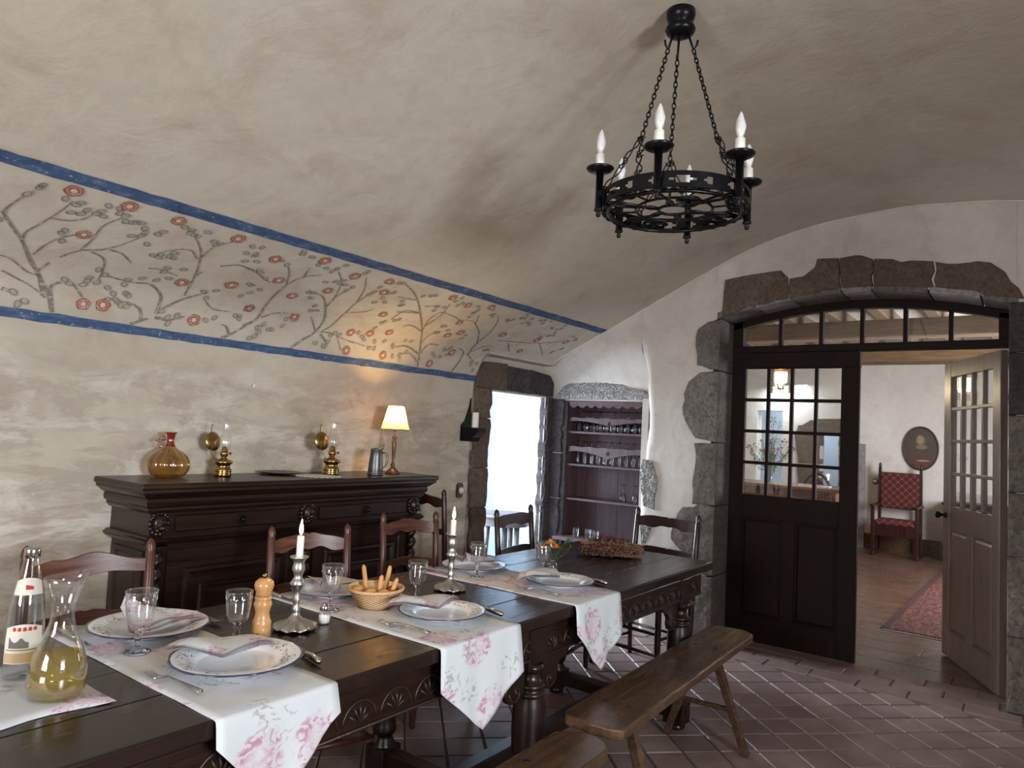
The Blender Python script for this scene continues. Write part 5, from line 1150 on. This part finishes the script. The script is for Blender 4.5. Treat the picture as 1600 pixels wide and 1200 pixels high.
MB().lathe([(.046, 0), (.046, .006), (.040, .012), (.026, .026), (.014, .036), (.012, .044), (.016, .052), (.011, .062), (.008, .075), (.011, .12), (.014, .17), (.015, .195), (.009, .205), (.014, .215), (.014, .225), (.007, .235), (.006, .27), (.010, .275), (.010, .30)], 24, close=True).build('stem', plain('lamp_stem', srgb(112, 84, 62), .35, .4), e)
def pleat(r, z, a): return (r * (1 + .012 * cos(a * 40)), z)
MB().lathe([(.086, .272), (.078, .300), (.066, .345), (.054, .39), (.047, .418)], 160, mod=pleat).build('shade', M['shade'], e)
b = MB()
for z, r in ((.272, .087), (.418, .048)): b.tube([(r * cos(a), r * sin(a), z) for a in [2 * pi * k / 40 for k in range(40)]], .0022, 6, closed=True)
for k in range(8): a = 2 * pi * k / 8 + .2; b.tube([(.0875 * cos(a), .0875 * sin(a), .272), (.067 * cos(a), .067 * sin(a), .345), (.0485 * cos(a), .0485 * sin(a), .418)], .0013, 5)
b.build('shade_trim', plain('brown_braid', srgb(96, 62, 34), .7), e)
MB().lathe([(.006, .30), (.014, .315), (.017, .33), (.012, .350), (.002, .356)], 16, close=True).build('bulb', M['flame2'], e)
bpy.data.objects['table_lamp_bulb_light'].location = (3.124, 3.204, Z + .375)
# ============================================================ WALL FITTINGS
e = empty('candle_sconce', (4.06, 3.432, 1.35), 0, 'black iron wall sconce with a tall spiked back plate', 'sconce')
MB().prism([(-.05, -.02), (.05, -.02), (.05, .10), (.045, .30), (.035, .24), (-.01, .13), (-.05, .10)], -.012, 0, 'y').build('back_plate', M['iron'], e)
b = MB(); b.prism([(-.165, .08), (0, .08), (0, -.02), (-.10, -.02), (-.12, .01), (-.16, .05)], -.045, .045, 'x'); b.build('bracket', M['iron'], e)
e2 = empty('candle', (4.06, 3.335, 1.431), 0, 'unlit thick white candle in the black wall sconce', 'candle'); MB().lathe([(.024, 0), (.025, .01), (.0245, .11), (.021, .113), (.002, .110)], 24, close=True).build('wax', M['wax'], e2); MB().tube([(0, 0, .108), (0, 0, .12)], .0012, 5).build('wick', M['iron'], e2)
e = empty('light_switch', (4.03, 3.43, .966), 0, 'round white light switch on an eight-sided brown plate', 'switch')
bev(MB().prism([(-.033, -.04), (-.02, -.055), (.02, -.055), (.033, -.04), (.033, .04), (.02, .055), (-.02, .055), (-.033, .04)], -.014, 0, 'y').build('plate', M['brown_china'], e), .003)
MB().lathe([(.024, 0), (.024, .008), (.018, .012), (.001, .012)], 24, T(.004, -.014, 0) @ RX(pi / 2), close=True).build('socket', M['white_china'], e); MB().box(-.008, .012, -.034, -.026, -.004, .004).build('toggle', M['steel'], e)
o = MB().tube([(0, 0, 0), (0, -.02, 0), (0, -.028, .008), (0, -.028, .016)], .004, 8).build('wall_hook', M['white_china']); o.location = (2.252, 3.434, 1.585); tag(o, 'tiny white hook on the plaster above the oil lamps', 'hook')
# ============================================================ CUPBOARD WITH STEMWARE
cp = empty('glass_cupboard', (5.24, 2.86, 0), 0, 'open purplish-brown wall cupboard with three railed shelves of glasses', 'cupboard'); CW = M['cup_wood']
def cbox(nm, x0, x1, y0, y1, z0, z1, mat=CW, bv=.002): return bev(MB().box(x0 - 5.24, x1 - 5.24, y0 - 2.86, y1 - 2.86, z0, z1).build(nm, mat, cp), bv)
for i in range(4): a = 2.47 + .205 * i; cbox('back_board', 5.465, 5.48, a + .001, a + .204, .02, 1.70)
cbox('side_panel', 5.235, 5.48, 2.455, 2.475, .02, 1.70); cbox('side_panel', 5.235, 5.48, 3.285, 3.303, .02, 1.70); cbox('top_panel', 5.235, 5.48, 2.475, 3.285, 1.69, 1.708)
cbox('face_stile', 5.225, 5.24, 2.455, 2.53, .02, 1.705, M['stone_d']); cbox('face_stile', 5.225, 5.24, 3.268, 3.303, .02, 1.705, M['stone_d'])
for z in (1.448, 1.170, .880): cbox('shelf', 5.25, 5.465, 2.475, 3.285, z - .018, z)
cbox('counter', 5.10, 5.465, 2.475, 3.285, .535, .560)
for i in range(2): cbox('lower_door', 5.228, 5.245, 2.535 + .36 * i, 2.885 + .36 * i, .06, .53)
n = 9; P = [(-.37, 1.705), (.40, 1.705)]
for k in range(n):
    for j in range(7): t = j / 6; P.append((.40 - .77 * (k + t) / n, 1.672 - .022 * sin(pi * t)))
MB().prism(P, -.004, .010, 'x').build('scalloped_valance', CW, cp)
for z0, z1, w in ((1.497, 1.565, 1.2), (1.222, 1.318, 1)):
    hh = z1 - z0; P = []
    for k in range(33): y = -.37 + .77 * k / 32; P.append((y, z1 - .004 * sin(k)))
    for k in range(33): u = 1 - k / 32; y = -.37 + .77 * u; P.append((y, z1 - hh * (.30 + .70 * (.5 + .5 * cos(2 * pi * u * 1 - pi)) ** 1.4 * 1) if .0 <= u <= 1 else z0))
    P2 = [(y, z) for y, z in P[:33]] + [(y, z1 - hh * (.34 + .6 * (1 - abs(2 * (1 - k / 32) - 1)) ** 2 + .15 * (abs(2 * (1 - k / 32) - 1)) ** 6)) for k, (y, z) in enumerate(P[33:])]
    r_ = MB().prism(P2, .012, .024, 'x').build('guard_rail', CW, cp)
    c = MB(); 
    for j in range(4): a = pi * j / 4; c.tube([(.0105, .015 + .02 * cos(a), z1 - .045 + .02 * sin(a)), (.0105, .015 - .02 * cos(a), z1 - .045 - .02 * sin(a))], .0018, 4)
    c.build('carved_star', M['oak_dark'], r_)
stem = MB().lathe([(.026, 0), (.030, .03), (.030, .05), (.022, .078), (.006, .092), (.003, .10), (.0028, .165), (.006, .170), (.026, .176), (.027, .178), (.001, .177)], 16).mesh('wine_glass'); stem.materials.append(M['sparkle'])
flute = MB().lathe([(.018, 0), (.021, .04), (.019, .09), (.010, .125), (.003, .135), (.0028, .185), (.005, .190), (.024, .196), (.025, .198), (.001, .197)], 16).mesh('flute'); flute.materials.append(M['sparkle'])
ORD = ['first', 'second', 'third', 'fourth', 'fifth', 'sixth', 'seventh', 'eighth', 'ninth', 'tenth']
for k in range(10): placed('wine_glass', stem, (5.33, 3.205 - .066 * k, 1.450), 0, ORD[k] + ' wine glass from the left, front row of the top cupboard shelf', 'glass', 'wine glasses on the top cupboard shelf', 1)
for k in range(10): placed('champagne_flute', flute, (5.33, 3.205 - .066 * k, 1.172), 0, ORD[k] + ' upside-down flute from the left on the second cupboard shelf', 'glass', 'flutes on the second cupboard shelf', 1)
for k in range(9): placed('wine_glass', stem, (5.41, 3.17 - .066 * k, 1.450), 0, ORD[k] + ' wine glass from the left, back row of the top cupboard shelf', 'glass', 'back row of wine glasses on the top cupboard shelf', 1)
for y, w in ((2.747, 'left'), (2.640, 'right')): placed('wine_glass', stem, (5.31, y, .882), 0, 'clear wine glass upside down alone on the third shelf, %s of the pair' % w, 'glass', 'pair of glasses on the third shelf', .82)
for y, x, w in ((3.13, 5.22, 'leftmost'), (3.03, 5.25, 'middle'), (2.93, 5.20, 'rightmost')): placed('tumbler', MB().lathe([(.002, .004), (.024, 0), (.026, .004), (.031, .075)], 16).mesh('tumbler'), (x, y, .561), 0, w + ' clear tumbler on the cupboard counter, behind the flowers', 'glass', 'tumblers on the cupboard counter').data.materials.append(M['glass'])
# ============================================================ CHANDELIER
cx, cy = 2.262, 1.020; ch = empty('chandelier', (cx, cy, 2.872), 0, 'round black wrought-iron chandelier with six candle bulbs, hanging on chains', 'chandelier', None, .965); IR = M['iron']
nd = Vector((-cx, -cy, 0)).normalized(); rd = Vector((-nd.y, nd.x, 0)); rd = rd if rd.dot(_r) > 0 else -rd
def dirn(deg): a = math.radians(deg); return nd * cos(a) + rd * sin(a)
MB().lathe([(.052, .0), (.052, -.02), (.046, -.036), (.030, -.046), (.030, -.052), (.050, -.058), (.055, -.070), (.048, -.084), (.030, -.094), (.002, -.098)], 32, T(0, 0, .062), close=True).build('ceiling_canopy', IR, ch)
RR, zt, zb = .262, -.632, -.686
band = MB(); n = 72; cut = {}
zl = [zt, zt - .014, zt - .022, zt - .032, zt - .040, zb]
v = []; f = []
for k in range(n * 2):
    a = 2 * pi * k / (n * 2)
    for r in (RR, RR - .005):
        for z in zl: v.append((r * cos(a), r * sin(a), z))
holes = set()
for k in range(6):
    c0 = int(round((k * 60 + 30) / 360 * n * 2)) % (n * 2)
    for j, w_ in ((1, 2), (2, 4), (3, 2)):
        for d in range(-w_, w_): holes.add(((c0 + d) % (n * 2), j))
    for dd in (-8, 8):
        for j, w_ in ((1, 1), (2, 2), (3, 1)):
            for d in range(-w_ + 0, w_ - (w_ == 2)): holes.add(((c0 + dd + d) % (n * 2), j))
for k in range(n * 2):
    q = (k + 1) % (n * 2)
    for j in range(5):
        if (k, j) in holes: continue
        for o in (0, 6): f.append((k * 12 + o + j, q * 12 + o + j, q * 12 + o + j + 1, k * 12 + o + j + 1))
    f.append((k * 12, q * 12, q * 12 + 6, k * 12 + 6)); f.append((k * 12 + 5, q * 12 + 5, q * 12 + 11, k * 12 + 11))
band.add(v, f, False)
bo = band.build('pierced_ring', IR, ch)
sc = MB()
for k in range(6):
    a0 = k * pi / 3 + .25
    def P(r, a, z=zb + .006): return (r * cos(a), r * sin(a), z)
    sc.tube([P(RR - .01, a0), P(.20, a0 + .10), P(.13, a0 + .05), P(.085, a0 - .12), P(.05, a0 - .0)], .0055, 6)
    sc.tube([P(RR - .01, a0 + pi / 3), P(.20, a0 + pi / 3 - .10), P(.13, a0 + pi / 3 - .05), P(.085, a0 + pi / 3 + .12), P(.05, a0 + pi / 3)], .0055, 6)
    am = a0 + pi / 6
    for s in (-1, 1):
        c = Vector((.205 * cos(am + s * .16), .205 * sin(am + s * .16), zb + .012)); e1 = Vector((cos(am), sin(am), 0)); e2_ = Vector((-sin(am), cos(am), 0)) * s
        sc.tube([c + e1 * (.006 + .0032 * t) * cos(t * .75) + e2_ * (.006 + .0032 * t) * sin(t * .75) for t in range(10)], .0055, 6)
    sc.tube([P(.13, am, zb + .006), P(RR - .012, am, zb + .012)], .004, 6)
sc.tube([(.055 * cos(a), .055 * sin(a), zb + .006) for a in [2 * pi * k / 24 for k in range(24)]], .006, 6, closed=True)
sc.tube([(.135 * cos(a), .135 * sin(a), zb + .006) for a in [2 * pi * k / 40 for k in range(40)]], .005, 6, closed=True)
sc.tube([(.235 * cos(a), .235 * sin(a), zb - .004) for a in [2 * pi * k / 60 for k in range(60)]], .007, 6, closed=True)
sc.build('scrollwork', IR, ch)
rl2 = MB()
for a in [2 * pi * k / 30 for k in range(30)]:
    c = Vector((.247 * cos(a), .247 * sin(a), zb - .003)); rl2.tube([c + Vector((.011 * cos(t), .011 * sin(t), 0)) for t in [2 * pi * j / 10 for j in range(10)]], .0028, 5, closed=True)
rl2.build('ring_of_scrolls', IR, ch, 'stuff')
for k in range(6):
    d = dirn(-11.5 + 60 * k); p = d * (RR + .014)
    hd = MB(); hd.lathe([(.0135, -.565 - .0), (.0135, -.700), (.016, -.702), (.016, -.708), (.006, -.712), (.009, -.720), (.007, -.728), (.002, -.731)], 14, T(p.x, p.y, 0), close=True)
    hd.lathe([(.012, -.570), (.030, -.568), (.046, -.560), (.050, -.553), (.048, -.551), (.030, -.560), (.010, -.562)], 28, T(p.x, p.y, 0)); hd.box(-.006, .006, -.012, .016, -.66, -.64, T(p.x, p.y, 0) @ RZ(atan2(d.y, d.x))); ho = hd.build('candle_holder', IR, ch)
    MB().lathe([(.016, -.562), (.0162, -.53), (.0158, -.502), (.013, -.500), (.002, -.500)], 20, T(p.x, p.y, 0), close=True, mod=lambda r, z, a: (r * (1 + .05 * cos(a * 7 + z * 30)), z)).build('candle_sleeve', M['wax'], ho)
    MB().lathe([(.007, -.520), (.010, -.512), (.0160, -.498), (.0170, -.482), (.0140, -.462), (.009, -.446), (.005, -.436), (.0015, -.430)], 24, T(p.x, p.y, .02), mod=lambda r, z, a: (r * (1 + .10 * cos(a * 4 - z * 130)), z)).build('twisted_bulb', M['bulb'], ho)
def chain(b, p, q, L=.026):
    p, q = Vector(p), Vector(q); d = q - p; n = max(1, int(d.length / (L * .72))); t = d.normalized(); s = t.orthogonal().normalized(); w = t.cross(s)
    for k in range(n):
        c = p + d * ((k + .5) / n); u = s if k % 2 else w; b.tube([c + t * (L / 2) * cos(a) + u * L * .26 * sin(a) for a in [2 * pi * j / 10 for j in range(10)]], .0024, 5, closed=True)
def shook(b, p, q, amp=.016):
    p, q = Vector(p), Vector(q); d = q - p; t = d.normalized(); u = t.cross(Vector((.3, .2, 1))).normalized(); n = 14
    for g in (1, -1): b.tube([p + d * (i / n) + u * amp * g * sin(2 * pi * i / n) * (1 if g > 0 else .5) for i in range(n + 1)], .0026, 5)
    for e_, sg in ((p, 1), (q, -1)): b.tube([e_ + u * .012 * sin(a) + t * .010 * (1 - cos(a)) * sg for a in [j * .5 for j in range(10)]], .0024, 5)
for k, da in enumerate((-71.5 + 30 - 18, 60, 180)):
    d = dirn((-52, 68, 188)[k]); c0 = d * .03 + Vector((0, 0, -.03)); c1 = d * .052 + Vector((0, 0, -.095)); c2 = d * .150 + Vector((0, 0, -.44)); b = MB()
    b.tube([c0, c0 + (c1 - c0) * .7, c1, c1 + d * .012 + Vector((0, 0, .012)), c1 + d * .016 + Vector((0, 0, .03))], .0042, 6); chain(b, c1, c2)
    b.build('chain', IR, ch); b = MB()
    for s in (-24, 24):
        e3 = dirn((-52, 68, 188)[k] + s) * (RR - .004) + Vector((0, 0, zt + .002)); m1 = c2.lerp(e3, .48); shook(b, c2, m1, .011); shook(b, m1, e3, .012)
    b.build('hook_links', IR, ch)
# ============================================================ THINGS IN THE HALL
e = empty('hall_lantern', (7.5, 2.13, 1.96), .35, 'lit brass and glass lantern hanging beyond the glazed door', 'lantern'); b = MB(); s = .085
for x in (-s, s):
    for y in (-s, s): b.tube([(x, y, 0), (x, y, .24)], .005, 4, sq=True)
for z in (0, .03, .21, .24):
    for a in (-s, s): b.tube([(-s, a, z), (s, a, z)], .0045, 4, sq=True); b.tube([(a, -s, z), (a, s, z)], .0045, 4, sq=True)
b.add([(-s, -s, .24), (s, -s, .24), (s, s, .24), (-s, s, .24), (0, 0, .31)], [(0, 1, 4), (1, 2, 4), (2, 3, 4), (3, 0, 4)]); b.build('frame', M['brass'], e)
for sg in (-1, 1): MB().box(sg * s - .001, sg * s + .001, -s, s, .0, .24).build('pane', M['pane'], e); MB().box(-s, s, sg * s - .001, sg * s + .001, .0, .24).build('pane', M['pane'], e)
b = MB(); chain(b, (0, 0, .31), (0, 0, .98), .04); b.build('chain', M['brass'], e)
for k in range(3): a = k * 2.1; MB().ball((.025 * cos(a), .025 * sin(a), .17), .018, 10, 8, (1, 1, 1.5)).build('bulb', M['flame2'], e); MB().lathe([(.012, .03), (.012, .14)], 10, T(.025 * cos(a), .025 * sin(a), 0), close=True).build('candle_sleeve', M['wax'], e)
MB().lathe([(.055, .10), (.060, .13), (.062, .21)], 20).build('glowing_shade', emit('lantern_glow', (1, .80, .48), 7), e)
e = empty('hall_desk', (8.35, 2.25, 0), 0, 'brown panelled counter desk behind the glazed door leaf', 'desk'); BW = wood('desk_wood', srgb(92, 54, 34), srgb(140, 92, 62), .35, 'Y')
bev(MB().box(-.38, .38, -.62, .95, .955, .99).build('top', BW, e), .006); bev(MB().box(-.33, .33, -.56, .90, .02, .955).build('carcass', BW, e), .004)
for i in range(3): bev(MB().box(-.345, -.329, -.52 + .48 * i, -.08 + .48 * i, .10, .70).build('front_panel', BW, e), .006); o = bev(MB().box(-.345, -.329, -.52 + .48 * i, -.08 + .48 * i, .73, .92).build('drawer', BW, e), .006); MB().ball((-.355, -.30 + .48 * i, .825), .012, 8, 6).build('knob', M['brass'], o)
placed('papers', MB().box(-.12, .10, -.16, .16, 0, .012).mesh('papers'), (8.22, 1.95, .991), .1, 'white papers lying on the hall desk', 'papers').data.materials.append(M['white_china'])
e = empty('flower_vase', (8.15, 2.41, .991), 0, 'tall green-tinted glass vase on the hall desk', 'vase'); MB().lathe([(.030, 0), (.034, .004), (.030, .05), (.036, .12), (.055, .20)], 20).build('glass_body', M['glass'], e); MB().lathe([(.026, .004), (.028, .05), (.033, .12), (.001, .121)], 16, close=True).build('water', M['water'], e)
f = empty('mixed_bouquet', (8.15, 2.41, .995), 0, 'loose bouquet of pink, white and orange flowers on the hall desk', 'bouquet')
b = MB(); tips = []
for k in range(34): a = R.uniform(0, 6.28); q = R.random() ** .6; tips.append((.30 * q * cos(a), .30 * q * sin(a), .30 + .28 * R.random() * (1.2 - q) + .02))
tips += [(.02, -.03, .74), (.0, .03, .80), (.05, -.08, .68)]
for t in tips: b.tube([(0, 0, .01), (t[0] * .25, t[1] * .25, t[2] * .5), t], .0022, 4)
b.build('stems', M['green'], f); pk = plain('pink_petals', srgb(206, 112, 96), .7); wp = plain('white_petals', srgb(232, 220, 214), .7); mats = [pk, wp, M['orange'], M['dried'], pk, wp]
for k, t in enumerate(tips[:34]): flowerhead(f, t, R.uniform(.020, .036), mats[k % 6], 2)
lv = MB()
for k in range(420): t = R.choice(tips); q = R.uniform(.35, 1.0); M4 = T(t[0] * q + R.uniform(-.04, .04), t[1] * q + R.uniform(-.04, .04), t[2] * q + .02 + R.uniform(-.04, .04)) @ RZ(R.uniform(0, 6)) @ RX(R.uniform(-1.3, 1.3)); s = R.uniform(.018, .034); lv.add([(0, 0, 0), (s * .35, s * .6, .003), (0, s * 1.5, 0), (-s * .35, s * .6, .003)], [(0, 1, 2, 3)], False, M4)
lv.build('leaves', M['green'], f, 'stuff')
# upholstered armchair at the far wall
e = empty('upholstered_armchair', (11.08, 1.55, 0), 0, 'tall wooden armchair upholstered in red brocade by the far wall', 'armchair'); AW = M['chair_d']
for s in (-1, 1):
    bev(MB().box(.22, .262, s * .255 - .02, s * .255 + .02, .0, 1.18).build('back_post', AW, e), .004); MB().lathe([(.014, 1.18), (.020, 1.19), (.016, 1.205), (.020, 1.22), (.012, 1.24), (.002, 1.25)], 12, T(.241, s * .255, 0), close=True).build('finial', AW, e)
    bev(MB().box(-.25, -.20, s * .265 - .022, s * .265 + .022, .03, .66).build('leg', AW, e), .004); bev(MB().box(-.30, .24, s * .265 - .03, s * .265 + .03, .655, .69).build('arm', AW, e), .012)
    bev(MB().box(-.27, .29, s * .265 - .026, s * .265 + .026, .0, .045).build('sled_foot', AW, e), .01); bev(MB().box(-.22, .24, s * .262 - .012, s * .262 + .012, .32, .42).build('side_rail', AW, e), .003)
bev(MB().box(-.245, -.215, -.245, .245, .27, .42).build('front_rail', AW, e), .003)
sub(bev(MB().box(-.25, .22, -.245, .245, .415, .485).build('seat', M['brocade'], e), .03, 3), 0); bev(MB().box(.205, .245, -.236, .236, .62, 1.12).build('backrest', M['brocade'], e), .012)
# portrait
e = empty('oval_portrait', (11.49, 1.325, 1.475), 0, 'dark oval painted portrait of a bust in a dull frame above the red armchair', 'painting')
P = [(.205 * cos(a), .29 * sin(a)) for a in [2 * pi * k / 48 for k in range(48)]]; MB().prism(P, -.012, 0, 'x').build('canvas', M['portrait'], e)
MB().tube([(-.014, .212 * cos(a), .298 * sin(a)) for a in [2 * pi * k / 64 for k in range(64)]], .012, 8, closed=True).build('frame', plain('dull_gilt', srgb(64, 54, 42), .5), e)
e = empty('wall_switch', (11.496, 1.894, .969), 0, 'round bronze switch with a white button left of the red armchair', 'switch')
MB().lathe([(.045, 0), (.045, .01), (.036, .016), (.001, .016)], 24, RY(-pi / 2), close=True).build('plate', M['brass'], e); MB().lathe([(.02, .016), (.02, .024), (.001, .025)], 16, RY(-pi / 2), close=True).build('button', M['white_china'], e)
e = empty('side_cabinet', (11.25, .62, 0), 0, 'dark wooden cabinet partly hidden by the open door', 'cabinet')
bev(MB().box(-.20, .22, -.36, .36, .05, .74).build('carcass', M['oak_darkz'], e), .006); bev(MB().box(-.24, .24, -.40, .40, .74, .785).build('top', M['oak_dark'], e), .012)
for i in range(3): o = bev(MB().box(-.215, -.199, -.32, .32, .09 + .215 * i, .285 + .215 * i).build('drawer', M['oak_dark'], e), .005); MB().ball((-.225, 0, .19 + .215 * i), .014, 8, 6).build('knob', M['brass'], o)
e = empty('hall_rug', (8.61, .47, .001), -.0185, 'long patterned red rug on the hall floorboards', 'rug'); MB().bbox(-2.15, 2.15, -.5, .5, 0, .012, .004).build('pile', M['rug'], e)
b = MB()
for s in (-1, 1):
    for k in range(90): y = -.495 + .011 * k; b.box(s * 2.15 - .03 * (s < 0), s * 2.15 + .03 * (s > 0), y, y + .004, .001, .006)
b.build('fringe', M['lace'], e, 'stuff')
# round-backed chair beside the desk
e = empty('round_back_chair', (9.55, 2.28, 0), 0, 'dark bentwood chair with a rounded back behind the hall desk', 'chair')
for s in (-1, 1):
    for x in (-.2, .2): MB().tube([(x, s * .2, 0), (x * .9, s * .18, .45)], .016, 8).build('leg', AW, e)
MB().lathe([(.002, .44), (.22, .44), (.225, .46), (.21, .48), (.002, .48)], 24, close=True).build('seat', AW, e)
b = MB(); b.tube([(.18, .22 * cos(a), .46 + .62 * sin(a) ** .8) for a in [pi * k / 20 for k in range(21)]], .018, 8); b.build('back_hoop', AW, e); MB().prism([(.15 * cos(a), .60 + .42 * sin(a)) for a in [pi * k / 20 for k in range(21)]], .172, .184, 'x').build('backrest', AW, e)
# round table in the alcove
e = empty('alcove_table', (5.62, 4.17, -.02), 0, 'small round wooden table standing in the bright alcove', 'table'); GW = wood('grey_wood', srgb(70, 64, 62), srgb(110, 104, 100), .4)
MB().lathe([(.002, .60), (.26, .60), (.275, .61), (.275, .635), (.265, .64), (.002, .64)], 40, close=True).build('tabletop', GW, e); MB().lathe([(.23, .53), (.235, .60)], 32).build('apron', GW, e)
for k in range(3): a = k * 2.1 + .3; MB().tube([(.17 * cos(a), .17 * sin(a), .60), (.19 * cos(a), .19 * sin(a), 0)], [.028, .018], 8).build('leg', GW, e)
MB().tube([(0, 0, 0.6), (0, 0, .1)], .03, 10).build('pedestal', GW, e)
